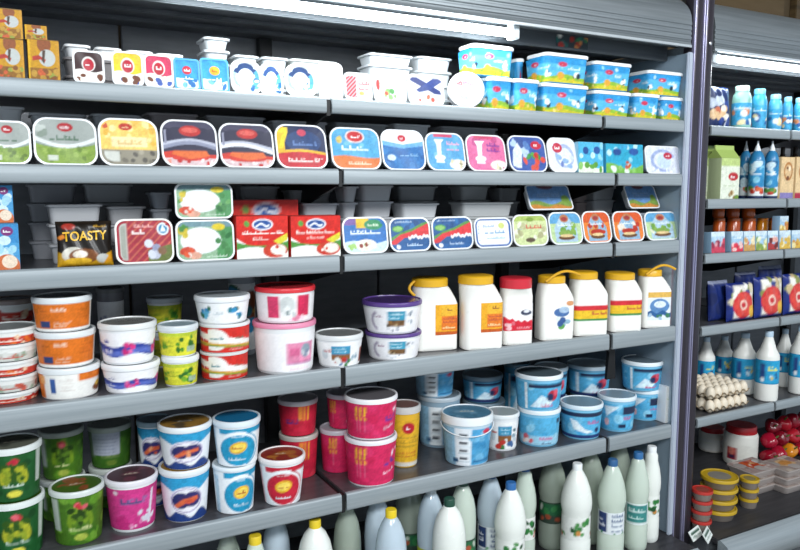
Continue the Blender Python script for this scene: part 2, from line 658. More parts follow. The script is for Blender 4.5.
def pack(x0, x1, y0, row, fn, label, setb=0.012, tilt=12, r=0.16, rim=WHITE, d=0.038, group=None, zb=None, yaw=0, name='cheese_pack', cat='cheese pack', inset=.0045, lift=.003, tray='#e6eaec'):
    t = math.radians(tilt)
    a, b, h, zb = measure_flat(x0, x1, y0, row, setb, t, zb)
    w = (b - a) * .985
    root = thing(name, label, cat, ((a + b) / 2, setb, zb + lift), (-t, 0, math.radians(yaw)), group)
    R = r * min(w, h) * 1.3
    rings = []
    for y, k in ((0.0, 0), (0.002, .0), (0.0026, .0022), (0.004, .005), (d * .9, .012), (d, .016)):
        q = rring(w - 2 * k, h - 2 * k, max(R - k * .5, .003), 5)
        rings.append([(px, y, pz + h / 2) for px, pz in q])
    V, Fs = loft(rings, False, True)
    # flange front face: ring between outer edge and film
    obj('tray', mesh_of('tray', V, [f[::-1] for f in Fs], plastic(tray, .35)), root)
    outer = rring(w, h, R, 5)
    inn = rring(w - 2 * inset, h - 2 * inset, max(R - inset * .6, .003), 5)
    r1 = [(px, 0.0, pz + h / 2) for px, pz in outer]
    r2 = [(px * .995, -0.0016, pz * .995 + h / 2) for px, pz in outer]
    r3 = [(px, -0.0016, pz + h / 2) for px, pz in inn]
    r4 = [(px, 0.0004, pz + h / 2) for px, pz in inn]
    V, Fs = loft([r1, r2, r3, r4], False, False)
    obj('rim', mesh_of('rim', V, Fs, plastic(rim, .3)), root)
    fw, fh = w - 2 * inset + .001, h - 2 * inset + .001
    art = new_art(fn, 48, max(20, int(48 * fh / fw)), fw / fh)

    def f(u, v):
        x, z = round_corner(u, v, fw, fh, max(R - inset * .6, .003))
        return (x, -0.0006 - .0006 * math.sin(u * 9 + v * 5), z + h / 2)
    printed('lid_film', art, f, root, .28)
    return root


def carton(x0, x1, y0, row, fn, label, setb=0.012, d=0.04, side='#ffffff', group=None, zb=None, name='cheese_box', cat='box', yaw=0, tilt=0, top=None, res=44):
    t = math.radians(tilt)
    a, b, h, zb = measure_flat(x0, x1, y0, row, setb, t, zb)
    w = (b - a) * .98
    root = thing(name, label, cat, ((a + b) / 2, setb, zb + (0.003 if tilt else 0)), (-t, 0, math.radians(yaw)), group)
    rings = [[(px, py + d / 2, z) for px, py in rring(w - 2 * k, d - 2 * k, .0015, 2)] for z, k in ((0, .001), (.001, 0), (h - .001, 0), (h, .001))]
    V, Fs = loft(rings)
    obj('carton', mesh_of('carton', V, Fs, plastic(side, .4)), root)
    art = new_art(fn, res, max(16, int(res * h / w)), w / h)
    printed('front_print', art, lambda u, v: ((u - .5) * (w - .0015), -0.0007, .0008 + v * (h - .0016)), root, .35)
    if top:
        fl = box_vf(-w / 2 + .001, w / 2 - .001, .001, d - .001, h + .0002, h + .0011)
        obj('top_flap', mesh_of('top_flap', fl[0], fl[1], plastic(top, .4), False), root)
    return root


def tub_mesh(root, r, h, taper, body, fn, span=200, lid=WHITE, lid_top=None, lid_h=0.013, v0=.06, v1=.86, nu=52, over=.002, lid_fn=None, rim2=None, seg=36):
    """round tub: body, lid (with its top disc), wrapped print"""
    rt = r - over
    rb = rt * taper
    hb = h - lid_h * .55

    def rad(z):
        return rb + (rt - rb) * z / hb
    prof = [(0, .003), (rb * .82, .003), (rb * .86, 0), (rb * .97, 0), (rb, .003)]
    prof += [(rad(hb * .5), hb * .5), (rt, hb), (rt - .002, hb), (rt - .004, hb - .004), (0, hb - .004)]
    V, Fs = lathe(prof, seg)
    obj('body', mesh_of('body', V, Fs, plastic(body, .35)), root)
    prof = [(rt - .001, h - lid_h), (r, h - lid_h), (r + .0005, h - lid_h * .4), (r - .0006, h - .001), (r - .002, h), (r - .005, h), (r - .006, h - .003), (0, h - .0035)]
    V, Fs = lathe(prof, seg)
    ld = obj('lid', mesh_of('lid', V, Fs, plastic(lid, .3)), root)
    if lid_fn is not None:
        art = new_art(lid_fn, 24, 24, 1.0)

        def g(u, v):
            x, y = (u - .5) * 2, (v - .5) * 2
            m = max(abs(x), abs(y), 1e-6)
            L = math.hypot(x, y) or 1e-6
            q = (r - .007) * m / L
            return (x * q, y * q, h - .0025)
        printed('lid_print', art, g, ld, .25)
    elif lid_top:
        V, Fs = lathe([(r - .0065, h - .0032), (r - .0068, h - .0022), (0, h - .0020)], seg)
        obj('lid_top', mesh_of('lid_top', V, Fs, plastic(lid_top, .2)), ld)
    if fn is not None:
        za, zc = hb * v0, hb * v1
        arcw = math.radians(span) * (rb + rt) / 2
        art = new_art(fn, nu, max(18, int(nu * (zc - za) / arcw * 1.1)), arcw / (zc - za))

        def f(u, v):
            a = (u - .5) * math.radians(span)
            z = za + (zc - za) * v
            q = rad(z) + .0006
            return (q * math.sin(a), -q * math.cos(a), z)
        printed('label', art, f, root)
    return root


_top = {}


def tub(x0, x1, y0, row, fn, label, yb=None, Yc=None, zb=None, key=None, on=None, taper=.86, body=WHITE, turn=0, h=None, group=None, name='tub', cat='tub', **kw):
    """x0,x1: silhouette, y0: far edge of the lid, yb: near edge of the base (base tubs), on: key of the tub below"""
    xc = (x0 + x1) / 2
    base = Zs(row) if zb is None else zb
    if on is not None:
        px, Yc0, base = _top[on]
        Yc = Yc0 if Yc is None else Yc
        base += .0004
    if Yc is None:
        Yc = 0.08
        for _ in range(4):
            P = atZ(xc, yb, base)
            r = (x1 - x0) / 2 * depth((atY(xc, yb, Yc)[0], Yc, base)) / FPX
            Yc = max(P[1] + r * taper * .97, r * taper - .004)
    ym = y0 + 12
    C = atY(xc, ym, Yc)
    r = (x1 - x0) / 2 * depth(C) / FPX * .985
    if h is None:
        h = (atY(xc, y0 + 5, Yc - r)[2] if key else atY(xc, y0, Yc + r)[2]) - base
    face = -math.atan2(C[0], Yc - EYE[1])
    root = thing(name, label, cat, (C[0], Yc, base), (0, 0, face * .8 + math.radians(turn)), group)
    tub_mesh(root, r, h, taper, body, fn, **kw)
    if key:
        _top[key] = (C[0], Yc, base + h)
    return root


def square_tub(x0, x1, y0, row, label, setb=0.012, d=None, key=None, on=None, group=None, fn=None, fside=None, body='#3d9fd6', lid='#f4f7f8', taper=.9, h=None, extra_face=True):
    base = Zs(row)
    if on is not None:
        base = _top[on][2] + .0004
    a, b = atY(x0, y0 + 20, setb)[0], atY(x1, y0 + 20, setb)[0]
    w = (b - a) * .985
    d = d or w * .8
    if h is None:
        h = atY((x0 + x1) / 2, y0, setb)[2] - base
    root = thing('margarine_tub', label, 'tub', ((a + b) / 2, setb + d / 2, base), (0, 0, 0), group)
    lh = .011
    hb = h - lh * .5
    R = .016
    sec = lambda z: taper + (1 - taper) * z / hb
    rings = []
    for z, k in ((.0, .004), (.003, 0), (hb * .5, 0), (hb, 0)):
        s = sec(z)
        rings.append([(px, py, z) for px, py in rring((w - .006) * s - 2 * k, (d - .006) * s - 2 * k, R, 4)])
    V, Fs = loft(rings)
    obj('body', mesh_of('body', V, Fs, plastic(body, .35)), root)
    rings = []
    for z, k in ((h - lh, .0005), (h - lh * .5, 0), (h - .002, .0005), (h, .003), (h, .007), (h - .002, .009)):
        rings.append([(px, py, z) for px, py in rring(w - 2 * k, d - 2 * k, R, 4)])
    V, Fs = loft(rings)
    obj('lid', mesh_of('lid', V, Fs, plastic(lid, .3)), root)
    if fn:
        # the print runs round the left side, the front and the right side
        zt = hb - .009

        def path(s_):
            return s_
        s0 = (d - .006)
        s1 = (w - .006)

        def f(u, v):
            z = .004 + (zt - .004) * v
            s = sec(z)
            W, D = s1 * s / 2 + .0006, s0 * s / 2 + .0006
            L = 2 * D + 2 * W
            straight = u * (4 * D + 2 * W) - 2 * D
            r = R
            # walk the rounded outline from back-left to back-right
            if straight < 0:
                x, y = -W, D + (-straight - 2 * D) if False else -D - straight
            elif straight <= 2 * W:
                x, y = -W + straight, -D
            else:
                x, y = W, -D + (straight - 2 * W)
            ex, ey = abs(x) - (W - r), abs(y) - (D - r)
            if ex > 0 and ey > 0 and y < 0:
                Lq = math.hypot(ex, ey)
                m = max(ex, ey)
                x = math.copysign(W - r + ex * r / Lq, x)
                y = math.copysign(D - r + ey * r / Lq, y)
            return (x, y, z)
        art = new_art(fn, 72, 24, (2 * s0 + s1) / (zt - .004))
        printed('label', art, f, root)
    if key:
        _top[key] = ((a + b) / 2, setb + d / 2, base + h)
    return root


def bottle(prof, root, body_mat, cap_prof, cap_c, label_fn=None, lz=(0.1, 0.2), lr=None, span=220, nu=40, seg=28):
    V, Fs = lathe(prof, seg)
    obj('bottle_body', mesh_of('bottle_body', V, Fs, body_mat), root)
    V, Fs = lathe(cap_prof, 20)
    obj('cap', mesh_of('cap', V, Fs, plastic(cap_c, .35)), root)
    if label_fn:
        arcw = math.radians(span) * lr
        art = new_art(label_fn, nu, max(14, int(nu * (lz[1] - lz[0]) / arcw)), arcw / (lz[1] - lz[0]))
        printed('label', art, lambda u, v: ((lr + .0007) * math.sin((u - .5) * math.radians(span)), -(lr + .0007) * math.cos((u - .5) * math.radians(span)), lz[0] + (lz[1] - lz[0]) * v), root)
    return root


def cap_profile(r, z0, z1):
    return [(r * .8, z0), (r, z0), (r, z1 - .003), (r * .9, z1), (0, z1)]

# ------------------------------------------------------------------ artwork of the packs
sin = np.sin


def a_round_logo(top, bottom='#f6f2ea', lg='#b3122b', bits=('#3b5aa5', '#f0e6d0', '#6b3a24')):
    def f(a):
        a.put(a.V > -1, top)
        a.below(lambda u: .38 + .05 * sin(u * 7), bottom)
        a.blobs(7, .1, .06, .95, .28, .09, bits)
        a.ell(.5, .6, .24, .25, '#d9d4cf')
        a.ell(.5, .58, .19, .2, lg)
        a.scrib(.38, .52, .62, .68, '#ffffff')
    return f


def a_blue_logo(lg, tc):
    def f(a):
        a.put(a.V > -1, '#2f93cc')
        a.below(lambda u: .3 + .06 * sin(u * 6 + 1), '#dff0f7')
        a.blobs(5, .3, .1, .9, .3, .1, ('#ffffff', '#6fb4da', '#2a6fb0'))
        a.logo(.5, .64, .2, .15, lg, tc)
        a.scrib(.22, .3, .8, .44, '#ffffff')
    return f


def a_ring(a):
    a.put(a.V > -1, '#cfdbe6')
    a.arc(.5, .5, .46, .46, .38, 20, 160, '#123a6e')
    a.arc(.5, .5, .46, .46, .3, 300, 392, '#4a9ccf')
    a.arc(.5, .5, .46, .46, .22, 160, 235, '#9cc9e4')
    a.blobs(9, .6, .1, .95, .5, .07, ('#2b6ca8', '#5fb0dc', '#ffffff'))
    a.ell(.48, .52, .24, .24, '#ffffff')
    a.scrib(.34, .42, .62, .6, '#f0c8a0', 2)


def a_white_plain(a):
    a.put(a.V > -1, '#e3e4e0')
    a.scrib(.1, .6, .5, .74, '#cfd8b8', 1, .6)


def a_red_pattern(a):
    a.put(a.V > -1, '#dcdcdc')
    a.rect(.03, .08, .42, .9, '#e9a0a5')
    a.diag(.03, .08, .42, .9, '#cf2f3f', 7, .55)
    a.scrib(.5, .35, .95, .75, '#d8404c', 2)
    a.ell(.62, .25, .1, .08, '#d9b060')


def a_white_green(a):
    a.put(a.V > -1, '#dcdedc')
    a.blobs(8, .35, .15, .75, .4, .09, ('#4f9a4e', '#86b86a', '#d8513f'))
    a.scrib(.15, .6, .85, .82, '#e2b4a0', 1)
    a.ell(.12, .6, .06, .2, '#d63a3a')


def a_navy_x(a):
    a.put(a.V > -1, '#dcdde0')
    a.poly([(.05, .92), (.25, .92), (.92, .5), (.95, .36), (.75, .36), (.05, .8)], '#26356e')
    a.poly([(.95, .92), (.72, .92), (.2, .48), (.3, .4), (.6, .5), (.98, .82)], '#2c3f7d')
    a.blobs(10, .1, .1, .9, .28, .08, ('#d8432f', '#e6603c', '#f2c9b8'))


def a_round_tub_face(a):
    a.put(a.V > -1, '#b4b4b7')
    a.ring(.5, .5, .49, .49, .06, '#9fa4a8')
    a.ring(.5, .5, .42, .42, .03, '#b4b8bc')
    a.logo(.26, .74, .1, .07, '#b02030')
    a.scrib(.4, .66, .84, .8, '#b04a68', 1)
    a.scrib(.25, .40, .75, .58, '#a87a88', 2)
    a.scrib(.3, .22, .6, .32, '#6a9a7a', 1)


def a_meadow(pale=0.0):
    def f(a):
        a.put(a.V > -1, '#2f95d2')
        a.below(lambda u: .75 + 0 * u, '#57b4e2')
        a.blobs(10, 0, .55, 1, .95, .09, ('#8fd0ef', '#c4e6f6', '#4aa8de'))
        a.below(lambda u: .30 + .06 * sin(u * 16), '#8fb838')
        a.below(lambda u: .16 + .05 * sin(u * 13 + 2), '#c9c02e')
        a.blobs(12, 0, .05, 1, .28, .07, ('#e2b52c', '#f0d77a', '#6fa531'))
        for s in (.12, .45, .80):
            a.logo(s, .74, .05, .10, '#c93553')
            a.scrib(s + .05, .52, s + .2, .70, '#e8f5fb', 1)
            a.blobs(4, s + .13, .3, s + .2, .5, .1, ('#ffffff', '#1e2d3a', '#ffffff', '#e8e4da'))
            a.ell(s - .02, .3, .04, .14, '#e3a53a')
    return f


def a_olive(a):          # grey top, green bottom
    a.put(a.V > -1, '#9aa19c')
    a.below(lambda u: .62 - .18 * sin(u * 3.14), '#d9dedb')
    a.below(lambda u: .52 - .16 * sin(u * 3.14), '#8a9790')
    a.blobs(8, 0, .55, .25, .95, .08, ('#b9c0b9', '#7f8c80'))
    a.below(lambda u: .36 + .10 * (u * 2 - 1) ** 2, '#7f9a3e')
    a.blobs(14, .02, .05, .98, .35, .06, ('#6d8c33', '#95ad55', '#566f2b'), .8)
    a.logo(.5, .82, .13, .1, '#a61d27')
    a.scrib(.22, .5, .74, .66, '#4d6a55', 1)
    a.rect(.2, .08, .36, .2, '#c9cfc0')


def a_yellow_grey(a):
    a.put(a.V > -1, '#ecc667')
    a.blobs(16, .02, .45, .98, .98, .08, ('#f4dc96', '#dfae45', '#e8b95a'))
    a.rect(.2, .4, .82, .62, '#f0d9a4')
    a.scrib(.28, .42, .74, .58, '#d8b878')
    a.below(lambda u: .34 + 0 * u, '#8d8776')
    a.blobs(14, .02, .05, .98, .3, .06, ('#6f6a5e', '#a69f8c', '#58544c'))
    a.rect(.06, .08, .32, .3, '#c9cbc2')
    a.logo(.45, .84, .12, .08, '#b8372c', '#f4d9a8')
    a.ell(.08, .88, .05, .08, '#c8542f')


def a_dark_red(v=0):
    def f(a):
        a.put(a.V > -1, '#2f2f45')
        a.put(a.V > .86, '#45435a')
        a.band(lambda u: .46 + .10 * sin(u * 3.14 + v), .05, '#b9bccb')
        a.band(lambda u: .40 + .12 * sin(u * 3.14 + v), .04, '#8a8ea4' if not v else '#e8e9ee')
        a.below(lambda u: .30 + .04 * sin(u * 5), '#c8382b')
        a.poly([(.15, .26), (.2, .34), (.8, .34), (.86, .22), (.5, .16)], '#dd6a34')
        a.below(lambda u: .12 + .06 * (2 * u - 1) ** 2, '#d3b9bb')
        a.blobs(7, .05, .03, .95, .14, .05, ('#f2dede', '#bb2b2a', '#d88d7d'))
        a.ell(.52, .78, .2, .12, '#b5302f')
        a.ell(.52, .8, .15, .06, '#d45d55')
        a.rect(.04, .5, .08, .8, '#8d8ea2')
    return f


def a_seven(a):
    a.put(a.V > -1, '#1b2a52')
    a.ell(.55, .62, .36, .26, '#24406f')
    a.put((a.U < .16) & (a.V > .3), '#e0b32e')
    a.poly([(.02, .95), (.24, .95), (.24, .84), (.12, .45), (.04, .45), (.14, .84), (.02, .84)], '#f2d232')
    a.band(lambda u: .36 + .05 * sin(u * 3.5), .03, '#e3b02f')
    a.below(lambda u: .33 + .05 * sin(u * 3.5), '#bf2430')
    a.scrib(.18, .12, .86, .26, '#f3e4de')
    a.ell(.52, .83, .09, .08, '#c4455c')
    a.scrib(.3, .5, .82, .66, '#5d7bb0')


def a_sky_orange(a):
    a.put(a.V > -1, '#4ea3cf')
    a.blobs(7, .1, .5, .9, .9, .1, ('#6db6da', '#419aca'))
    a.below(lambda u: .30 + .03 * sin(u * 6), '#d9773c')
    a.scrib(.3, .08, .85, .2, '#f3d6b6')
    a.logo(.5, .8, .17, .13, '#c0272d', rim='#e9d9d5')
    a.scrib(.2, .42, .82, .6, '#e8f3f8')
    a.ell(.17, .72, .06, .1, '#c9b45e')


def a_white_wave(a):
    a.put(a.V > -1, '#f4f7f9')
    a.below(lambda u: .64 + .1 * np.abs(u * 2 - 1), '#6eaede')
    a.below(lambda u: .54 + .08 * np.abs(u * 2 - 1), '#2f6fae')
    a.blobs(16, .02, .05, .98, .5, .08, ('#2a63a2', '#3f82bf', '#1f528e'), .7)
    a.logo(.48, .8, .1, .09, '#c8273a')
    a.ell(.2, .3, .1, .08, '#cfe3f1')
    a.scrib(.4, .32, .85, .44, '#7fb0d8')


def a_statue(bg, c2):
    def f(a):
        a.put(a.V > -1, bg)
        a.blobs(8, .05, .3, .95, .95, .12, (c2, bg))
        a.rect(.22, .9, .72, .99, '#cf4f70')
        a.poly([(.22, .2), (.46, .2), (.38, .4), (.4, .74), (.48, .84), (.22, .84), (.28, .7), (.28, .4)], '#f2f6f9')
        a.ell(.34, .34, .14, .08, '#f2f6f9')
        a.scrib(.52, .52, .92, .82, '#e8a8c0' if bg != '#dd6f9d' else '#7a3f95', 2)
        a.ell(.8, .16, .22, .14, '#efe9d8')
        a.blobs(5, .62, .05, .95, .26, .06, ('#d8cda8', '#ffffff', '#a9a58a'))
    return f


def a_tomato(a):
    a.put(a.V > -1, '#3f5aa0')
    a.blobs(8, .02, .5, .6, .95, .12, ('#5c82bd', '#aec6e2', '#37508f'))
    a.poly([(.05, .1), (.3, .1), (.36, .6), (.25, .82), (.12, .6)], '#d9e2ea')
    a.blobs(14, .42, .1, .95, .5, .09, ('#3f8a43', '#c0362e', '#57a04a', '#d8503e'))
    a.logo(.76, .76, .15, .12, '#c2283c')


def a_lilac(a):
    a.put(a.V > -1, '#dfe2ee')
    a.ell(.58, .48, .34, .36, '#a9b6d8')
    a.ell(.58, .46, .26, .26, '#dfe6f2')
    a.blobs(6, .3, .15, .9, .5, .09, ('#6f83bd', '#c9d3ea', '#8fb0d8'))
    a.logo(.34, .72, .17, .15, '#c03048')


def a_lilac2(a):
    a.put(a.V > -1, '#d9ddea')
    a.arc(.5, .48, .36, .42, .25, 20, 280, '#9aa9cf')
    a.ell(.52, .45, .2, .26, '#c3d4ea')
    a.logo(.64, .66, .13, .13, '#bd2f45')
    a.blobs(5, .1, .05, .9, .2, .06, ('#b8c2dc', '#eef0f6'))


def a_sky_box(green):
    def f(a):
        a.put(a.V > -1, '#4fb0d6' if not green else '#2fa3c4')
        a.blobs(7, .05, .45, .95, .95, .1, ('#8fd0e6', '#bfe4f0', '#3d9fca'))
        a.below(lambda u: .26 + .1 * sin(u * 6 + green), '#74b04a' if green else '#e4ecd8')
        a.blobs(7, .05, .05, .95, .3, .1, ('#5d9a3a', '#e4efe4', '#8bc06a'))
        if green:
            a.blobs(4, .5, .2, .9, .4, .08, ('#c2583a', '#efe3cf'))
        a.ell(.3, .72, .11, .12, '#244b8a')
        a.ell(.74, .74, .13, .12, '#2a559a')
    return f


def a_hen(a):            # yellow tall carton, brown top, pale oval with red swoosh
    a.put(a.V > -1, '#c08c00')
    a.rect(.0, .0, .08, 1, '#d8a800')
    a.rect(.9, .0, 1, 1, '#c58f1f')
    a.ell(.52, .9, .22, .2, '#8a4a20')
    a.ell(.6, .58, .26, .2, '#b9bdb9')
    a.poly([(.14, .6), (.34, .64), (.56, .54), (.5, .44), (.4, .54), (.14, .5)], '#a8301f')
    a.poly([(.46, .76), (.56, .76), (.5, .44), (.44, .5)], '#4a3526')
    a.rect(.06, .02, .92, .34, '#8a5c0c')
    a.blobs(14, .1, .02, .9, .34, .07, ('#7d4a1c', '#b58a30', '#c2572a', '#8f9a3a'))


def a_blue_icecream(a):
    a.put(a.V > -1, '#4a97c8')
    a.rect(0, .6, 1, 1, '#3a88c0')
    a.blobs(8, .1, .3, .8, .7, .1, ('#9fcde4', '#c9e2ee'))
    a.ell(.5, .1, .5, .26, '#c86b3c')
    a.ell(.6, .2, .3, .14, '#e6d3bd')
    a.logo(.55, .85, .24, .1, '#7a3070')


def a_toast_bag(a):
    a.put(a.V > -1, '#1d1712')
    a.rect(.02, .94, .98, 1, '#2c241c')
    a.poly([(.0, .64), (.12, .7), (.16, .62), (.06, .58)], '#d87f2a')
    a.ell(.22, .86, .12, .07, '#a3342a')
    a.scrib(.62, .82, .92, .9, '#b58a2c')
    a.below(lambda u: .34 - .2 * sin(u * 3.14), '#c8961f')
    a.ell(.28, .26, .2, .16, '#cfcabd')
    a.ell(.46, .22, .26, .16, '#7a4a2a')
    a.ell(.4, .26, .13, .08, '#e6dccb')
    a.ell(.36, .12, .24, .07, '#d9aa2c')
    a.ell(.8, .16, .12, .1, '#b9bab4')
    a.poly([(.8, .05), (.99, .35), (.99, .1)], '#d0901f')


def a_red_stripe(a):
    a.put(a.V > -1, '#9c1f33')
    a.diag(.2, 0, 1, 1, '#c4604a', 7, .3, 1.0, .8)
    a.rect(.06, .06, .19, .92, '#b9b7ae')
    a.rect(.08, .1, .17, .88, '#9a9d92')
    a.scrib(.3, .8, .68, .93, '#e2a7a2')
    a.scrib(.28, .64, .56, .8, '#f3e9e6')
    a.below(lambda u: np.where(u > .55, .42 - .3 * (1 - u), -1), '#5f6b2c')
    a.blobs(6, .56, .1, .86, .45, .1, ('#8f93ad', '#cfd3de', '#7c5a3c', '#b7bac9'))
    a.ell(.84, .78, .11, .15, '#dfe8ee')
    a.ell(.84, .78, .08, .11, '#2f7fa8')
    a.poly([(.84, .9), (.79, .72), (.89, .72)], '#e8f1f4')


def a_garden(a):
    a.put(a.V > -1, '#8fb08f')
    a.put(a.U > .7, '#4f8f58')
    a.ell(.42, .5, .36, .34, '#e9ecea')
    a.put(a.V > .84, '#6f8f97')
    a.blobs(8, .72, .1, .98, .7, .09, ('#3f7d44', '#6aa35f', '#2f6b3a'))
    a.blobs(6, .03, .5, .2, .85, .08, ('#c9b43a', '#7fa83f', '#4d8a44'))
    a.ell(.18, .22, .14, .13, '#c6442c')
    a.ell(.3, .12, .12, .1, '#d8a08a')
    a.blobs(4, .05, .08, .4, .3, .07, ('#d4552f', '#e4d8cc'))
    a.ell(.74, .84, .12, .09, '#d8c02f')
    a.scrib(.5, .05, .9, .14, '#cfe0cf')


def a_red_box(a):
    a.put(a.V > -1, '#d22a22')
    a.below(lambda u: .50 - .25 * sin(u * 3.14), '#f3f3ee')
    a.below(lambda u: .36 + .4 * (u - .5) ** 2 - .04, '#4f8f3d')
    a.below(lambda u: .24 + .06 * sin(u * 5), '#f1f0ea')
    a.poly([(.7, .42), (.98, .6), (.98, .44), (.82, .34)], '#d9cf3a')
    a.ell(.74, .2, .24, .16, '#c9402c')
    a.ell(.8, .22, .15, .12, '#eee6d8')
    a.blobs(4, .6, .08, .95, .3, .05, ('#c8362a', '#f5efe6'))
    a.ell(.5, .8, .2, .13, '#e9eef3')
    a.ell(.5, .8, .17, .1, '#234f94')
    a.band(lambda u: np.where(np.abs(u - .5) < .13, .79 + .03 * sin(u * 30), -9), .02, '#ffffff')
    a.ell(.2, .82, .05, .07, '#5f9a45', .6)
    a.scrib(.1, .56, .9, .68, '#f6e6df')
    a.scrib(.3, .44, .66, .53, '#f3d8cf')


def a_blue_yellow(a):
    a.put(a.V > -1, '#2f6fb4')
    a.put((a.V > .7) & (a.U > .3) & (a.U < .6), '#e3b92c')
    a.put((a.V > .8) & (a.U <= .3), '#7a5c9c')
    a.ell(.7, .8, .22, .15, '#2f8a5a')
    a.scrib(.55, .74, .85, .86, '#d9e8cf')
    a.scrib(.15, .5, .9, .68, '#e9f2f7')
    a.below(lambda u: .3 + .05 * sin(u * 7), '#c9dde6')
    a.ell(.5, .22, .24, .16, '#efe8da')
    a.blobs(5, .35, .12, .65, .3, .06, ('#8f3a2c', '#e9dcc8', '#6f9a4a'))
    a.blobs(3, .02, .03, .25, .2, .09, ('#6fae4d', '#9bc46a'))


def a_swoosh(a):
    a.put(a.V > -1, '#27588f')
    a.blobs(6, .02, .7, .98, .95, .1, ('#2f6ba5', '#214d80'))
    a.poly([(0, .28), (.25, .5), (.55, .62), (1, .9), (1, .48), (.72, .45), (.35, .4), (0, .08)], '#d7383d')
    a.poly([(0, .4), (.25, .56), (.55, .68), (1, .96), (1, .86), (.55, .6), (.25, .5), (0, .3)], '#5a8f45')
    a.band(lambda u: np.where(u > .45, .42 + .02 * sin(u * 61) + .025 * sin(u * 23), -9), .045, '#f1ece8')
    a.below(lambda u: .2 - .1 * u, '#2a5f99')
    a.ell(.2, .68, .14, .1, '#4f9a4a')
    a.ell(.2, .68, .11, .07, '#8cc06c')
    a.scrib(.1, .86, .6, .94, '#c4d8ea')
    a.ell(.18, .12, .06, .07, '#e4e8ee')
    a.scrib(.4, .12, .8, .24, '#bcd2e8')


def a_blue_frame(a):
    a.put(a.V > -1, '#3a5f9e')
    a.rect(.06, .08, .94, .93, '#f1f4f7')
    a.scrib(.22, .68, .56, .8, '#6f93bd')
    a.ell(.74, .74, .09, .11, '#c9cf7a')
    a.scrib(.25, .44, .85, .62, '#4f88b4')
    a.scrib(.3, .26, .85, .38, '#9bbcd6')
    a.scrib(.08, .2, .14, .8, '#8aa6cc', 5)


def a_pale_green(a):
    a.put(a.V > -1, '#c9d39a')
    a.blobs(16, .05, .1, .95, .7, .1, ('#d9dcb8', '#b9b98c', '#e4e2cf', '#a9a77c'))
    a.put(a.V > .82, '#a9bd63')
    a.ell(.5, .86, .12, .07, '#7f9a3e')
    a.scrib(.36, .52, .9, .72, '#cc5a4c')
    a.ell(.48, .18, .14, .08, '#5a4a3a')
    a.scrib(.1, .52, .3, .62, '#8a9ab0')


def a_arch(warm):
    top, mid, rim = ('#d2592b', '#b73a26', '#e2803a') if warm else ('#7fb04c', '#9cc06a', '#4f8fc0')

    def f(a):
        a.put(a.V > -1, rim if warm else '#b7cf9a')
        a.put(a.V > .66, top if warm else '#5f9fc9')
        a.poly([(.14, .05), (.14, .5), (.34, .86), (.62, .86), (.86, .5), (.86, .05)], '#8fb0c9' if warm else '#a9c4d4')
        a.ell(.48, .82, .14, .13, '#b77a55')
        a.ell(.48, .8, .1, .07, '#9a3b3a')
        a.blobs(10, .18, .3, .84, .6, .1, (mid, '#e8dccb', '#c98a4a') if warm else ('#86ac4c', '#d7dcc0', '#6d9a44'))
        a.ell(.5, .34, .24, .1, '#b03322' if warm else '#7fa04a')
        a.ell(.5, .2, .26, .08, '#6a4526')
        a.ell(.5, .26, .2, .05, '#e2c58f')
        a.scrib(.26, .56, .76, .68, '#dfe9f0')
    return f


def a_bluepack(a):
    a.put(a.V > -1, '#6a93c4')
    a.ell(.45, .96, .2, .12, '#6a4a55')
    a.below(lambda u: .3 + .08 * sin(u * 9), '#7f9a4c')
    a.below(lambda u: .16 + .05 * sin(u * 12), '#c98640')
    a.scrib(.2, .5, .8, .72, '#8fa9c9', 2)
    a.ell(.86, .4, .1, .2, '#7fa04a')


# tubs
def t_orange(a):
    a.put(a.V > -1, '#f1efe9')
    a.rect(.10, .10, .86, .96, '#d8701f')
    a.rect(.84, .1, .87, .96, '#f3e9d8')
    a.scrib(.36, .68, .56, .86, '#f6e6d2')
    a.scrib(.24, .66, .34, .8, '#b4541a')
    a.scrib(.62, .4, .82, .8, '#c25f18', 3)
    a.rect(.24, .14, .36, .36, '#2f3f6e')
    a.scrib(.38, .16, .58, .36, '#f0d9c4', 2)


def t_orange_back(a):
    a.put(a.V > -1, '#f1efe9')
    a.rect(.02, .02, .22, .98, '#d8701f')
    a.rect(.16, .6, .24, .9, '#e9a25e')
    a.rect(.30, .24, .36, .8, '#3a5c9a')
    a.scrib(.40, .3, .58, .8, '#d8cfc8', 4)
    a.rect(.58, .66, .92, .98, '#d8701f')
    a.ell(.82, .3, .08, .14, '#7a4528')
    a.ell(.84, .44, .06, .1, '#e0b54a')


def t_low_red(v):
    def f(a):
        a.put(a.V > -1, '#e8e9e5')
        a.below(lambda u: .62 + 0 * u, '#c63a28' if v else '#c9cbc4')
        a.blobs(16, .02, .05, .98, .6, .22, ('#dd6a2c', '#b9302a', '#e9c9a8') if v else ('#d9dad4', '#c25a48', '#8fa58f'))
        a.scrib(.3, .15, .7, .5, '#f4ded0' if v else '#b8564c')
    return f


def t_purple_pink(a):
    a.put(a.V > -1, '#f3f2f4')
    a.band(lambda u: .42 + .06 * sin(u * 14), .16, '#35479c')
    a.band(lambda u: .36 + .05 * sin(u * 11 + 1), .08, '#5d6fc0')
    for k in (.5, .86):
        a.blobs(8, k - .07, .3, k + .07, .66, .09, ('#d8387f', '#e86aa2', '#c32a74'))
    a.scrib(.2, .62, .32, .8, '#3a4aa0')
    a.scrib(.12, .3, .34, .48, '#e6e6f4')


def t_lime(a):
    a.put(a.V > -1, '#d9d63a')
    a.rect(0, .84, 1, 1, '#b9c83a')
    a.blobs(10, .48, .2, .74, .8, .12, ('#4f8f2c', '#79ad2f', '#2f6b28'))
    a.scrib(.2, .4, .46, .7, '#7a9a28', 2)
    a.blobs(6, .12, .2, .3, .6, .1, ('#5f9a2c', '#8fb52e'))
    a.rect(.62, .16, .8, .4, '#9fb59a')


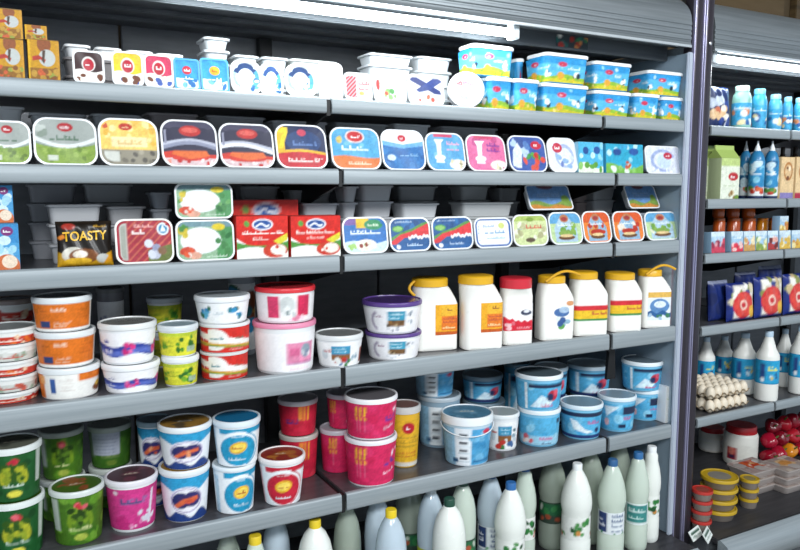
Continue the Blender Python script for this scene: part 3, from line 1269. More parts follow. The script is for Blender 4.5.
def t_chicken(a):
    a.put(a.V > -1, '#cf2f27')
    a.ell(.36, .52, .17, .42, '#f2efea')
    a.rect(.2, .02, .28, .98, '#cf2f27')
    a.band(lambda u: .5 - .5 * (u - .5), .12, '#f3efe9')
    a.band(lambda u: .3 - .2 * (u - .5), .06, '#d9a33a')
    a.band(lambda u: .26 - .2 * (u - .5), .03, '#7f9a3c')
    a.scrib(.30, .5, .48, .68, '#4f8a94')
    a.scrib(.58, .5, .74, .62, '#3f7f6a')
    a.scrib(.52, .1, .72, .2, '#f0c8bc')


def t_blue_scene(a):
    a.put(a.V > -1, '#f3f5f6')
    a.blobs(8, .2, .3, .34, .85, .14, ('#3f8fc0', '#2f6a4f', '#5fb0d0'))
    a.blobs(9, .56, .25, .72, .75, .13, ('#3a93c4', '#8a4a2c', '#2f7a8a', '#e0b24a'))
    a.scrib(.38, .4, .52, .6, '#c4d0d6')


def t_pink_scene(a):
    a.put(a.V > -1, '#f4f1f2')
    a.rect(.30, .15, .42, .95, '#d8406a')
    a.rect(.60, .2, .74, .98, '#d02f56')
    a.ell(.5, .6, .08, .34, '#cfd4d2')
    a.blobs(8, .44, .25, .57, .75, .12, ('#c8cdcc', '#e8eae8', '#7f8f90'))
    a.blobs(5, .3, .05, .7, .25, .1, ('#e58aa6', '#f1d3da'))


def t_pink_label(a):
    a.put(a.V > -1, '#f4f2f3')
    a.rect(.50, .22, .80, .72, '#e58fb0')
    a.rect(.53, .4, .62, .6, '#d86a94')
    a.ell(.7, .52, .06, .18, '#8fa0ad')
    a.blobs(5, .64, .3, .76, .5, .06, ('#c6ccd2', '#7f8aa0', '#f4e6ea'))
    a.rect(.50, .2, .80, .24, '#b85a9a')
    a.scrib(.52, .04, .78, .14, '#e4a9bd')


def t_market(a):
    a.put(a.V > -1, '#f3f3f2')
    a.rect(.38, .28, .62, .84, '#3f93b8')
    a.rect(.38, .28, .62, .5, '#8a5a34')
    a.scrib(.4, .55, .6, .8, '#bfe0ea', 2)
    a.blobs(8, .38, .05, .64, .35, .1, ('#c0392f', '#3f7a44', '#e4e6e2', '#4a6a9a'))
    a.ell(.28, .5, .05, .2, '#cfd6da')
    a.scrib(.26, .55, .38, .78, '#c0574c')
    a.blobs(4, .66, .3, .74, .85, .09, ('#8fa6b4', '#c9d2d8', '#55707a'))
    a.rect(.8, .1, .9, .7, '#8a3b2a')


def t_purple(a):
    a.put(a.V > -1, '#f4f3f5')
    a.arc(.34, .5, .1, .42, .3, 110, 250, '#a9a0b4')
    a.rect(.43, .28, .61, .9, '#3f97b5')
    a.rect(.43, .28, .61, .52, '#7a5a3a')
    a.scrib(.44, .58, .6, .86, '#c4e2ea', 2)
    a.blobs(5, .43, .3, .6, .5, .06, ('#4a3a2a', '#a8783c', '#c9b48a'))
    a.scrib(.28, .6, .42, .78, '#8a4a7a')
    a.blobs(5, .62, .4, .7, .9, .08, ('#8f9aa6', '#d4d9de', '#5f6a78'))
    a.blobs(4, .4, .1, .56, .25, .06, ('#9aa0a8', '#c9ced2'))


def t_green(light):
    def f(a):
        a.put(a.V > -1, '#456f1e' if light else '#1c5527')
        a.blobs(30, 0, 0, 1, 1, .09, ('#5f9428', '#3f6f1e', '#6fa035') if light else ('#184c22', '#246030', '#14441e'))
        a.rect(.14, .3, .25, .95, '#b9c2b8') if light else a.rect(.76, .3, .84, .98, '#c4ccc2')
        pc = ('#6f8f22', '#24400f', '#54781f', '#2c4a14') if light else ('#a9ac2c', '#2f5418', '#8a9a28', '#234a18')
        for q in (-1, 1):
            a.ell(.5 + q * .085, .55, .06, .2, pc[0], q * .3)
            a.ell(.5 + q * .06, .5, .035, .17, pc[2], q * .3)
            a.ell(.5 + q * .10, .72, .05, .06, pc[1], -q * .6)
        a.ell(.5, .58, .035, .2, pc[1])
        a.blobs(10, .4, .45, .6, .7, .05, pc)
        a.blobs(5, .46, .78, .55, .86, .055, ('#c9353f', '#d8606a', '#b5283a'))
        a.scrib(.36, .28, .64, .4, '#d7dd9a' if light else '#cfe0cf')
        a.ell(.5, .16, .08, .07, '#a9b84a' if light else '#d8d04a')
    return f


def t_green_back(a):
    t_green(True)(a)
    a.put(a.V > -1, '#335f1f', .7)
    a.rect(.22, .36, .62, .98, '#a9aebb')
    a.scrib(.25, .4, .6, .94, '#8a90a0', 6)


def t_pink(a):
    a.put(a.V > -1, '#cf3a86')
    a.blobs(8, .1, .1, .9, .9, .14, ('#d44a92', '#c62f7a'))
    a.scrib(.34, .58, .62, .82, '#8f6aa0')
    a.scrib(.35, .6, .61, .8, '#4f4a7a')
    a.poly([(.68, .1), (.72, .1), (.76, .9), (.73, .9)], '#e6e3ea')
    a.blobs(8, .58, .2, .76, .42, .07, ('#ecebf0', '#d9d6e2'))
    a.blobs(5, .4, .06, .66, .2, .04, ('#f0c9dc', '#e88ab8'))
    a.ell(.3, .9, .03, .05, '#f2d6e4')


def t_ribbon(a):
    a.put(a.V > -1, '#f1f3f6')
    a.put(a.V > .70 - .12 * np.cos((a.U - .5) * 9), '#2f9ac9')
    a.below(lambda u: .18 + .08 * sin(u * 20), '#26407f')
    a.ell(.5, .48, .22, .30, '#f1eef5')
    a.ring(.5, .48, .2, .27, .07, '#8a78ac')
    a.ell(.43, .48, .11, .18, '#2b2f66')
    a.ell(.57, .50, .11, .17, '#33306a')
    a.ell(.5, .47, .12, .13, '#3a2f60')
    a.poly([(.34, .38), (.46, .52), (.64, .56), (.65, .47), (.5, .43), (.38, .32)], '#d8663f')
    a.blobs(4, .42, .38, .6, .52, .05, ('#e89a6a', '#d2553a'))


def t_oval(bg):
    def f(a):
        a.put(a.V > -1, '#f1f5f7')
        a.rect(0, .86, 1, 1, bg)
        a.rect(0, .0, .25, 1, '#f1f5f7')
        a.ell(.5, .46, .30, .46, '#f4f8fa')
        a.arc(.5, .46, .30, .46, .07, 290, 430, bg)
        a.ell(.5, .43, .255, .40, bg)
        a.ell(.5, .5, .12, .15, '#e9b52f', .25)
        a.ell(.5, .5, .095, .10, '#f4d65f', .25)
        a.scrib(.42, .44, .58, .56, '#b5542a')
        a.scrib(.40, .76, .6, .84, '#e6f0f4')
        a.scrib(.36, .16, .64, .26, '#e0eef4')
        a.rect(.06, .0, .16, .9, bg, .5)
    return f


def t_hot_pink(a):
    a.put(a.V > -1, '#d32a5c')
    a.blobs(10, 0, 0, 1, 1, .14, ('#d93468', '#cb2453'))
    for q in (.29, .34, .39):
        a.poly([(q, .62), (q + .025, .66), (q + .035, .92), (q + .01, .9)], '#ecb52c')
        a.ell(q + .018, .56, .013, .06, '#eaa62a')
        a.rect(q + .012, .2, q + .018, .55, '#e58fae', .7)
    a.scrib(.62, .4, .82, .66, '#5a3a94', 1, 1, .5)
    a.scrib(.60, .22, .84, .34, '#f1cfe0', 1, 1, .5)
    a.blobs(3, .74, .7, .84, .85, .04, ('#f3d9e4',))


def t_red_back(a):
    a.put(a.V > -1, '#c4263f')
    for q in (.5, .56, .62):
        a.rect(q, .5, q + .03, .95, '#e3992c')
    a.scrib(.28, .35, .48, .6, '#4a2f74', 1)
    a.blobs(6, 0, 0, 1, .5, .12, ('#b92038', '#cf3a4c'))


def t_yellow(a):
    a.put(a.V > -1, '#dfae2c')
    a.put(a.V < .1, '#d9d4c8')
    a.logo(.56, .82, .12, .12, '#b3202e')
    a.scrib(.3, .4, .8, .68, '#a8842c', 3)
    a.scrib(.3, .2, .8, .34, '#c2602c', 2)


def t_bucket(a):
    a.put(a.V > -1, '#e9f0f4')
    a.put(a.U < .33, '#8fbcd6')
    a.rect(.52, .02, .98, .98, '#4fa0ce')
    a.blobs(9, .55, .2, .95, .85, .12, ('#6fb4da', '#86c4e2', '#3d8fc0'))
    for k in range(4):
        a.rect(.38, .18 + k * .2, .48, .24 + k * .2, '#26303a')
        a.rect(.36, .12 + k * .2, .5, .14 + k * .2, '#b9c9d2')
    a.rect(.28, .10, .36, .2, '#2a567a')
    a.rect(.55, .10, .98, .15, '#2f6f9e')
    a.ell(.72, .88, .06, .07, '#c9344c')


def t_sky(v=0):
    def f(a):
        a.put(a.V > -1, '#58b0da')
        a.blobs(8, .1, .1, .9, .9, .16, ('#6fbde0', '#8fcfea', '#46a2d0'))
        if v == 0:
            a.rect(.28, .0, .32, 1, '#e6f2f8')
            a.rect(.34, .80, 1, .94, '#24304f')
            a.poly([(.36, .1), (.5, .55), (.66, .3), (.6, .1)], '#d9eef8')
            a.ell(.66, .52, .08, .2, '#c22f3f')
            a.ell(.62, .46, .05, .14, '#27345c')
            a.ell(.7, .62, .04, .12, '#d8566a')
            a.scrib(.5, .08, .72, .26, '#c8447c')
        elif v == 1:
            a.put(a.V < .34, '#9fd0e6')
            a.blobs(4, .24, .12, .4, .34, .1, ('#e8c9c4', '#d8616a', '#f1e6e2'))
            a.scrib(.46, .18, .72, .34, '#d45f94')
            a.scrib(.48, .02, .7, .14, '#34406a')
            a.rect(.74, .76, .82, .92, '#22304c')
        elif v == 2:
            a.rect(.0, .82, 1, .98, '#28324e')
            a.put(a.V < .14, '#2c3f74')
            a.poly([(.3, .74), (.36, .34), (.56, .2), (.66, .26), (.52, .36), (.4, .66)], '#e9f4f9')
            a.scrib(.56, .52, .78, .72, '#c74a86')
            a.ell(.72, .3, .04, .1, '#2a3560')
        else:
            a.poly([(.26, .9), (.5, .9), (.3, .5)], '#e3eff5')
            a.rect(.56, .6, .9, .9, '#27324f')
            a.scrib(.56, .38, .74, .56, '#c2548c')
            a.rect(.5, .1, .62, .24, '#1f2d4d')
            a.ell(.3, .3, .04, .14, '#e6b4b8')
    return f


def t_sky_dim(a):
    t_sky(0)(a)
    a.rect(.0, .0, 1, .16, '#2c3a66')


def lid_film(c1, c2):
    def f(a):
        a.put(a.V > -1, c1)
        a.blobs(8, .1, .1, .9, .9, .14, (c1, c2))
        a.ell(.5, .55, .2, .12, c2)
        a.scrib(.35, .48, .65, .62, '#e9e2c9', 1, .7)
    return f


# jugs and bottles
def j_orange(a):
    a.put(a.V > -1, '#eaa92a')
    a.rect(.28, .16, .98, .96, '#e0782a')
    a.rect(.28, .62, .98, .96, '#ecb436')
    a.rect(.0, .0, 1, .12, '#c25a24')
    a.scrib(.34, .38, .94, .6, '#b8483c', 2)
    a.scrib(.5, .76, .8, .9, '#7a3a2c')
    a.scrib(.3, .2, .9, .32, '#f3dca4')


def j_red(a):
    a.put(a.V > -1, '#f3f1f1')
    a.below(lambda u: .36 + .3 * np.clip(.5 - u, 0, 1) + .03 * sin(u * 30), '#d3263a')
    a.ell(.72, .66, .18, .1, '#2c3550')
    a.ell(.74, .7, .1, .05, '#e6e8ee')
    a.blobs(4, .08, .08, .3, .3, .07, ('#f0c4c8', '#d86a78'))
    a.scrib(.4, .06, .9, .18, '#e9a4ac')


def j_scene(a):
    a.put(a.V > -1, '#f6f6f4')
    a.ell(.5, .62, .3, .14, '#4a6fa5')
    a.ell(.6, .7, .2, .1, '#a9c0d6')
    a.blobs(7, .25, .1, .8, .4, .1, ('#5f9a4f', '#3a5c94', '#dfe6e6', '#8fb0c4'))
    a.ell(.82, .9, .14, .08, '#d99a6a')


def j_band(a):
    a.put(a.V > -1, '#f7f6f2')
    a.rect(0, .62, 1, .92, '#cf3038')
    a.rect(0, .14, 1, .64, '#e8bd2e')
    a.rect(0, .03, 1, .15, '#3f8a46')
    a.scrib(.45, .34, .95, .62, '#b8283a')


def j_picture(a):
    a.put(a.V > -1, '#e4ecf1')
    a.put(a.V > .8, '#e0b45a')
    a.ell(.5, .5, .42, .26, '#5a86b8')
    a.ell(.52, .56, .26, .12, '#dbe6ef')
    a.band(lambda u: .22 + .05 * sin(u * 12), .08, '#2f5f95')
    a.blobs(5, .1, .05, .9, .3, .07, ('#3f7a5a', '#9cb8cf'))


def b_white_label(a):
    a.put(a.V > -1, '#eceee8')
    a.blobs(12, .3, .15, .75, .85, .12, ('#2f7a3c', '#24502f', '#4a8f4a', '#c98a4a'))
    a.blobs(4, .1, .1, .3, .4, .08, ('#c05a35', '#3f8a45'))
    a.blobs(4, .75, .1, .95, .5, .08, ('#c05a35', '#3f8a45'))


def b_blue_label(a):
    a.put(a.V > -1, '#e6ecee')
    a.rect(.22, .1, .42, .95, '#2c3f6e')
    a.scrib(.22, .3, .42, .8, '#e6e9f2', 2)
    a.scrib(.5, .1, .78, .95, '#3a5a86', 4)
    a.blobs(4, .2, .0, .8, .15, .06, ('#3f8a55', '#6fb07f'))


def b_teal_label(a):
    a.put(a.V > -1, '#dfe9e6')
    a.rect(.26, .12, .8, .9, '#3f8a86')
    a.scrib(.3, .55, .76, .8, '#d3e8e4', 1)
    a.scrib(.32, .25, .7, .45, '#bfdcd6', 1)


def b_green_label(a):
    a.put(a.V > -1, '#b8c23a')
    a.rect(0, .0, 1, .55, '#3f6a3a')
    a.scrib(.2, .55, .8, .85, '#8a9a1f', 1)
    a.blobs(7, .1, .1, .9, .5, .12, ('#e6e8d8', '#2f5a2f', '#a8b43a'))


def b_dark_label(a):
    a.put(a.V > -1, '#3a4a3f')
    a.rect(0, .4, 1, .9, '#2a6a44')
    a.blobs(8, .1, .2, .9, .8, .14, ('#c9d0c2', '#3f8a50', '#b0553a'))


def b_milk_label(a):
    a.put(a.V > -1, '#2aa0cf')
    a.rect(0, .0, 1, .06, '#1f86b4')
    a.rect(.36, .22, .46, .84, '#2a4a86')
    a.ell(.41, .2, .04, .1, '#eef2f4')
    a.scrib(.50, .5, .74, .8, '#d8dc6a', 1)
    a.blobs(4, .54, .2, .72, .5, .08, ('#27407a', '#cfe6f0', '#e0c24a'))


def b_kefir(a):
    a.put(a.V > -1, '#3f9fcb')
    a.blobs(8, .2, .1, .85, .6, .14, ('#e6edf0', '#2b5f9a', '#d88a5a', '#e8d9a8'))
    a.scrib(.3, .66, .8, .86, '#dff0f6')


def b_squeeze(a):
    a.put(a.V > -1, '#2f86b8')
    a.blobs(12, .1, .35, .9, .95, .12, ('#3f9ac8', '#27648f', '#7fc0d8', '#cfe6ee'))
    a.below(lambda u: .3 + .02 * sin(u * 9), '#e6ecec')
    a.blobs(7, .25, .14, .75, .28, .07, ('#b83a2a', '#4f8a3a', '#d8673a'))
    a.below(lambda u: .08 + 0 * u, '#1f2f55')
    a.scrib(.3, .6, .7, .75, '#eaf3f6')


def b_green_carton(a):
    a.put(a.V > -1, '#dfe4d2')
    a.put(a.V > .8, '#b9cc80')
    a.logo(.66, .56, .26, .1, '#b8232f')
    a.blobs(5, .5, .03, .9, .2, .08, ('#8a6a3c', '#6f8f3a', '#d8c8a0'))
    a.scrib(.15, .3, .8, .42, '#b9c4a4')


def b_beige(a):
    a.put(a.V > -1, '#e2c394')
    a.ell(.55, .66, .32, .22, '#b5793f')
    a.ell(.55, .66, .24, .16, '#dcb98a')
    a.blobs(4, .4, .5, .7, .8, .05, ('#7a4a2c', '#f0ddbc'))
    a.below(lambda u: .16 + 0 * u, '#8a7fb5')


def b_beige_red(a):
    b_beige(a)
    a.below(lambda u: .16 + 0 * u, '#b5304a')


def b_cup(cols):
    def f(a):
        a.put(a.V > -1, '#9fc3dc')
        a.put(a.V > .75, '#cfe0ea')
        a.below(lambda u: .35 + .05 * sin(u * 8), cols[0])
        a.blobs(8, .05, .1, .95, .6, .14, cols)
        a.scrib(.2, .6, .8, .78, '#f0f4f6')
    return f


def b_flower_bag(a):
    a.put(a.V > -1, '#1f2f78')
    a.rect(.16, .10, .94, .92, '#ece6da')
    a.blobs(16, .1, .5, .9, .92, .09, ('#8a8f4f', '#d8cba8', '#3a4a8a', '#c9b48a', '#f2efe6'))
    a.ell(.5, .42, .36, .34, '#c62b32')
    for k in range(6):
        t = k * 1.047
        a.ell(.5 + .2 * math.cos(t), .42 + .2 * math.sin(t), .13, .13, '#d8483f')
    a.ell(.5, .42, .13, .13, '#f0c9b8')
    a.ell(.5, .42, .07, .07, '#c8313a')
    a.ell(.84, .24, .14, .16, '#e3b03a')


def b_blue_bag(a):
    a.put(a.V > -1, '#22315c')
    a.blobs(12, .05, .5, .95, .98, .1, ('#e4e6ea', '#1c2a52', '#b9c3d4', '#2f4484'))
    a.blobs(8, .1, .25, .9, .5, .1, ('#d8b58a', '#e9e2d4', '#c26a4a'))
    a.blobs(6, .05, .02, .95, .22, .1, ('#24408a', '#e6e9f0'))

# ================================================================== left case
def paler(c, k=.45):
    v = [int(c[i:i + 2], 16) for i in (1, 3, 5)]
    return '#%02x%02x%02x' % tuple(int(q + (235 - q) * k) for q in v)


def stack(x0, x1, ytop, Y, row, label, group, d=0.08, c='#c9ccd0', lid='#dfe2e4', zb=None, hh=0.036, name='cheese_tray', r=.012):
    """plain trays lying flat, one on the other, behind the front packs"""
    a, b = atY(x0, ytop + 8, Y)[0], atY(x1, ytop + 8, Y)[0]
    w = (b - a) * .97
    base = Zs(row) if zb is None else zb
    H = atY((x0 + x1) / 2, ytop, Y)[2] - base
    n = max(1, round(H / hh))
    c, lid = paler(c), paler(lid)
    h = H / n
    rings = [[(px, py, z) for px, py in rring(w - 2 * k, d - 2 * k, r, 4)] for z, k in
             ((0, .012), (.001, .010), (h - .007, .005), (h - .0065, .0005), (h - .002, 0), (h - .001, .001))]
    me = mesh_of('tray', *loft(rings), plastic(c, .35))
    V, Fs = loft([[(px, py, z) for px, py in rring(w - 2 * k, d - 2 * k, r, 4)] for z, k in ((h - .001, .001), (h - .0004, .002))])
    ml = mesh_of('lid_film', V, Fs, plastic(lid, .3))
    for i in range(n):
        pos = '' if n == 1 else ', ' + (('lower', 'upper') if n == 2 else ('lowest', 'second', 'third', 'fourth', 'fifth')[:n - 1] + ('topmost',))[i] + ' of its stack'
        t = thing(name, label + pos, 'tray', ((a + b) / 2 + random.uniform(-.0015, .0015), Y + d / 2, base + i * h), (0, 0, 0), group)
        obj('tray', me, t)
        obj('lid_film', ml, t)


random.seed(4)
# ---- top shelf
for x0, x1, y0, k, lb in ((-6, 24, 39, 0, 'tall yellow carton at the far left end of the top shelf'),
                          (27, 59.5, 40, 1, 'tall yellow carton with brown ball print beside the brown cheese pack')):
    c = carton(x0, x1, y0, 1, a_hen, lb, 0.014, .05, '#9a6c08', name='yellow_carton', cat='carton', top='#8f6a18')
zt = Zs(1) + atY(9, 39, .014)[2] - Zs(1) + .0015
carton(-6, 22.5, 9, 1, a_hen, 'yellow carton stacked on the leftmost carton of the top shelf', .016, .05, '#9a6c08', zb=zt, name='yellow_carton', cat='carton', top='#8f6a18')
zt2 = atY(43, 40, .014)[2] + .0015
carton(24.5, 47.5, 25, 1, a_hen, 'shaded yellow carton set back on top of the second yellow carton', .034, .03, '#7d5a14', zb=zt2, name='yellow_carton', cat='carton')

pack(72, 104.5, 52, 1, a_round_logo('#3b2224'), 'chocolate brown cheese pack with red round logo on the top shelf', tilt=8, tray='#2a2020')
pack(111, 143.5, 53, 1, a_round_logo('#eec22c'), 'yellow cheese pack with red round logo on the top shelf', tilt=8)
pack(143.5, 173.5, 56, 1, a_round_logo('#c8355a'), 'magenta cheese pack with red round logo on the top shelf', tilt=8)
pack(173.5, 200, 60, 1, a_blue_logo('#c0283c', '#ffffff'), 'blue cheese pack with red oval logo on the top shelf', tilt=8, rim='#4aa0d0', r=.1)
pack(200, 229, 60, 1, a_blue_logo('#e9a82a', '#c2401f'), 'blue cheese pack with yellow oval logo on the top shelf', tilt=8, rim='#4aa0d0', r=.1)
pack(230, 261.5, 62, 1, a_ring, 'white square pack with blue ring, left one of two in front', tilt=8, r=.24)
pack(260, 283, 65, 1, a_ring, 'white pack with blue ring tucked behind its two neighbours', .052, tilt=6, r=.24)
pack(285, 316, 66, 1, a_ring, 'white square pack with blue ring next to the rail joint', tilt=8, r=.24)
pack(318, 343, 64, 1, a_white_plain, 'plain white pack above the rail joint of the top shelf', .022, tilt=4)
pack(344, 372, 74, 1, a_red_pattern, 'white pack with red pattern panel on the top shelf', tilt=8)
pack(373, 406, 75, 1, a_white_green, 'white pack with small green leaf picture on the top shelf', tilt=8)
pack(407.5, 444, 76, 1, a_navy_x, 'white pack with navy crossing bands and red fruit', tilt=8)
# back rows of the top shelf
for i, (x0, x1) in enumerate(((64, 92), (95, 123), (126, 154), (157, 185))):
    nm = ('brown', 'yellow', 'magenta', 'red-logo blue')[i]
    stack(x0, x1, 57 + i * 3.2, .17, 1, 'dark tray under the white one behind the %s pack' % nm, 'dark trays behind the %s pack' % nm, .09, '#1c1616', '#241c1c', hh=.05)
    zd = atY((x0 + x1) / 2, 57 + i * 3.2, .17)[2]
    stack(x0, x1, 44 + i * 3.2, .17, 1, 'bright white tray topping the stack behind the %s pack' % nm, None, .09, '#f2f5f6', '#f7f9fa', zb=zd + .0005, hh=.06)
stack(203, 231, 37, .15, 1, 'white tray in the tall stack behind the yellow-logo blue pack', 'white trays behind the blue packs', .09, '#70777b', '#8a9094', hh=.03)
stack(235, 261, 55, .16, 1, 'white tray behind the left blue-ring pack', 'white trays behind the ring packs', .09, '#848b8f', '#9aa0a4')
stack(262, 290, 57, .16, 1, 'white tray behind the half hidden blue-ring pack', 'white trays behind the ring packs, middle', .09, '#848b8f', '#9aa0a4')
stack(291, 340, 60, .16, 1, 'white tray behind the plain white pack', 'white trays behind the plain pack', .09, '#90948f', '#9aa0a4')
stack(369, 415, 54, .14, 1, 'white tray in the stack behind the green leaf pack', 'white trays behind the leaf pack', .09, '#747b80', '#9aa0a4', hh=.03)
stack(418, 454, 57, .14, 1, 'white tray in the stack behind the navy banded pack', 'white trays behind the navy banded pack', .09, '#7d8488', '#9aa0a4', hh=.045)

# round white tub leaning with its lid to the front
a_, b_, h_, zb_ = measure_flat(446.5, 487, 72, 1, .014, math.radians(10))
rr = h_ / 2 * .99
root = thing('round_tub', 'round white tub leaning upright with its lid facing out', 'tub', ((a_ + b_) / 2, .024, zb_ + .004), (math.radians(-10), 0, math.radians(-24)))
V, Fs = lathe([(0, .05), (rr * .8, .05), (rr * .84, .048), (rr * .93, .010), (rr * .95, .009)], 36)
obj('body', mesh_of('body', [(v[0], v[2], v[1] + rr) for v in V], Fs, plastic('#eef0f1', .35)), root)
V, Fs = lathe([(rr * .94, .011), (rr, .011), (rr, .001), (rr * .97, -.001), (rr * .93, -.001), (rr * .91, .001), (0, .001)], 36)
ld = obj('lid', mesh_of('lid', [(v[0], v[2], v[1] + rr) for v in V], Fs, plastic('#d9dadb', .3)), root)


def disc(u, v):
    x, y = (u - .5) * 2, (v - .5) * 2
    m = max(abs(x), abs(y), 1e-6)
    q = rr * .9 * m / (math.hypot(x, y) or 1e-6)
    return (x * q, 0.0003, y * q + rr)


printed('lid_print', new_art(a_round_tub_face, 34, 34, 1), disc, ld)

# blue meadow tubs
mg = 'blue meadow tubs on the top shelf'
M = a_meadow()
square_tub(488.5, 514.5, 77, 1, 'small blue meadow tub right beside the leaning round tub', .03, .11, key='m1', fn=M)
square_tub(515.5, 541.5, 79, 1, 'small blue meadow tub under the wide-lidded tub, right one of the pair', .02, .11, key='m2', fn=M)
square_tub(472.5, 516, 45, 1, 'blue meadow tub with wide white lid perched on the small tubs', .035, .085, on='m1', fn=M)
square_tub(517.5, 526, 58, 1, 'narrow slice of blue meadow tub set back beside the perched tub', .16, .08, fn=M)
square_tub(543, 590.5, 84, 1, 'wide blue meadow tub, lower of the stack before the second joint', .012, .10, key='m3', fn=M)
square_tub(545, 590.5, 53.5, 1, 'wide blue meadow tub, upper of the stack before the second joint', .012, .10, on='m3', fn=M)
square_tub(594.5, 633, 91, 1, 'pale meadow tub above the second joint, lower of the two', .012, .10, key='m4', fn=M)
square_tub(594, 633.5, 62, 1, 'pale meadow tub above the second joint, upper of the two', .012, .10, on='m4', fn=M)
square_tub(635, 661.5, 93.5, 1, 'single blue meadow tub between two stacks near the glass end', .012, .10, key='m5', fn=M)
square_tub(663, 685, 97, 1, 'blue meadow tub against the glass end, lower of two', .012, .085, key='m6', fn=M)
square_tub(648.5, 684.5, 71, 1, 'blue meadow tub against the glass end, upper of two', .012, .10, on='m6', fn=M)

# ---- second shelf: big flat packs
S2 = [(-18, 31, 122, a_olive, 'grey and green cheese pack cut by the left picture edge'),
      (32, 97, 119.5, a_olive, 'whole grey and green cheese pack on the second shelf'),
      (97.5, 158.5, 120, a_yellow_grey, 'yellow and grey cheese pack on the second shelf'),
      (160, 217.5, 121.5, a_dark_red(0), 'dark navy pack with red bottom beside the yellow pack'),
      (218.5, 274, 125, a_dark_red(.5), 'dark pack with white swoosh and orange bottom'),
      (275, 327, 126, a_seven, 'navy pack with big yellow seven and red bottom'),
      (330, 380.5, 129, a_sky_orange, 'sky blue pack with orange bottom band'),
      (381, 425, 131, a_white_wave, 'white pack with deep blue waves'),
      (425.5, 465, 134, a_statue('#5aa3d2', '#7fbde0'), 'light blue pack with white figure and pink lettering'),
      (466, 506, 136, a_statue('#dd6f9d', '#c04f86'), 'pink pack with white figure'),
      (508, 546.5, 137, a_tomato, 'navy pack with tomatoes and green herbs'),
      (547.5, 577, 139, a_lilac, 'lilac white pack beside the tomato pack')]
for x0, x1, y0, fn, lb in S2:
    pack(x0, x1, y0, 2, fn, lb, tilt=14, r=.2)
carton(578, 603.5, 143, 2, a_sky_box(0), 'pale sky blue carton on the second shelf', .012, .05, '#8fc7de', tilt=4)
carton(605.5, 643.5, 145, 2, a_sky_box(1), 'teal blue carton with green hills on the second shelf', .012, .05, '#3a9ac0', tilt=4)
pack(645, 681, 147, 2, a_lilac2, 'lilac white pack against the glass end of the second shelf', tilt=10)
g2 = 'grey trays behind the second shelf packs'
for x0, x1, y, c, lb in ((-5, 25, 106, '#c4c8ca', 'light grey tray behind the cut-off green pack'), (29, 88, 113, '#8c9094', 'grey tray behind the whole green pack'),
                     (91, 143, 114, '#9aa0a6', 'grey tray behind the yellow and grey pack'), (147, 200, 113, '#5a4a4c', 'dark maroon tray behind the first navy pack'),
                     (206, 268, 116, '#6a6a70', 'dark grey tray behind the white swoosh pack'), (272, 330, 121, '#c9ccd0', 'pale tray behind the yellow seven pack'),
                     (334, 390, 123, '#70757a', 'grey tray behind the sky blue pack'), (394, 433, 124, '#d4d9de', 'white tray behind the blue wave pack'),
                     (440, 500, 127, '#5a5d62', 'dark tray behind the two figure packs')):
    stack(x0, x1, y, .14, 2, lb, lb + 's', .1, c, c)  # tray greys partly paint the shade behind the packs

# ---- third shelf
carton(-8, 19, 224, 3, a_blue_icecream, 'light blue carton with orange food at the left picture edge', .012, .06, '#4a86b0', top='#4a86b0')
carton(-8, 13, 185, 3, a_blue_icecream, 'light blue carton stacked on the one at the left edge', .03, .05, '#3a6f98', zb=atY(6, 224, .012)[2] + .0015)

# snack bag
a_, b_, h_, zb_ = measure_flat(55.5, 112, 222, 3, .03, math.radians(8))
w_ = b_ - a_
bag = thing('snack_bag', 'black glossy TOASTY bag with yellow lettering', 'bag', ((a_ + b_) / 2, .032, zb_ + .002), (math.radians(-8), 0, 0))


def pillow(dep, sgn, w, h, pinch=.05):
    def f(u, v):
        e = (1 - (2 * u - 1) ** 4) * (1 - (2 * v - 1) ** 6)
        wr = .0015 * math.sin(u * 23 + v * 9) * e
        nar = 1 - pinch * (1 - abs(2 * v - 1)) * abs(2 * u - 1)
        return ((u - .5) * w * nar, sgn * (dep * e ** .6 + .0004) + wr, v * h)
    return f


fp = pillow(.016, -1, w_, h_)
printed('front_print', new_art(a_toast_bag, 56, 42, w_ / h_), fp, bag, .18)
V, Fs = grid_vf(16, 12, pillow(.016, 1, w_, h_))
obj('back_foil', mesh_of('back_foil', V, Fs, plastic('#1a1512', .25)), bag)
cu = bpy.data.curves.new('toast_text', 'FONT')
cu.body = 'TOASTY'
cu.size = .3
cu.extrude = 0
cu.offset = .006
tmp = bpy.data.objects.new('tmp_text', cu)
COL.objects.link(tmp)
dg = bpy.context.evaluated_depsgraph_get()
me = bpy.data.meshes.new_from_object(tmp.evaluated_get(dg))
bpy.data.objects.remove(tmp)
xs = [v.co.x for v in me.vertices]
x_lo, x_hi = min(xs), max(xs)
for v in me.vertices:
    u = .10 + (v.co.x - x_lo) / (x_hi - x_lo) * .80
    q = .56 + v.co.y / .22 * .21 + .03 * (u - .5)
    p = fp(u, q)
    v.co = (p[0], p[1] - .0016, p[2])
me.materials.clear()
me.materials.append(plastic('#e8b62a', .3))
obj('lettering', me, bag)

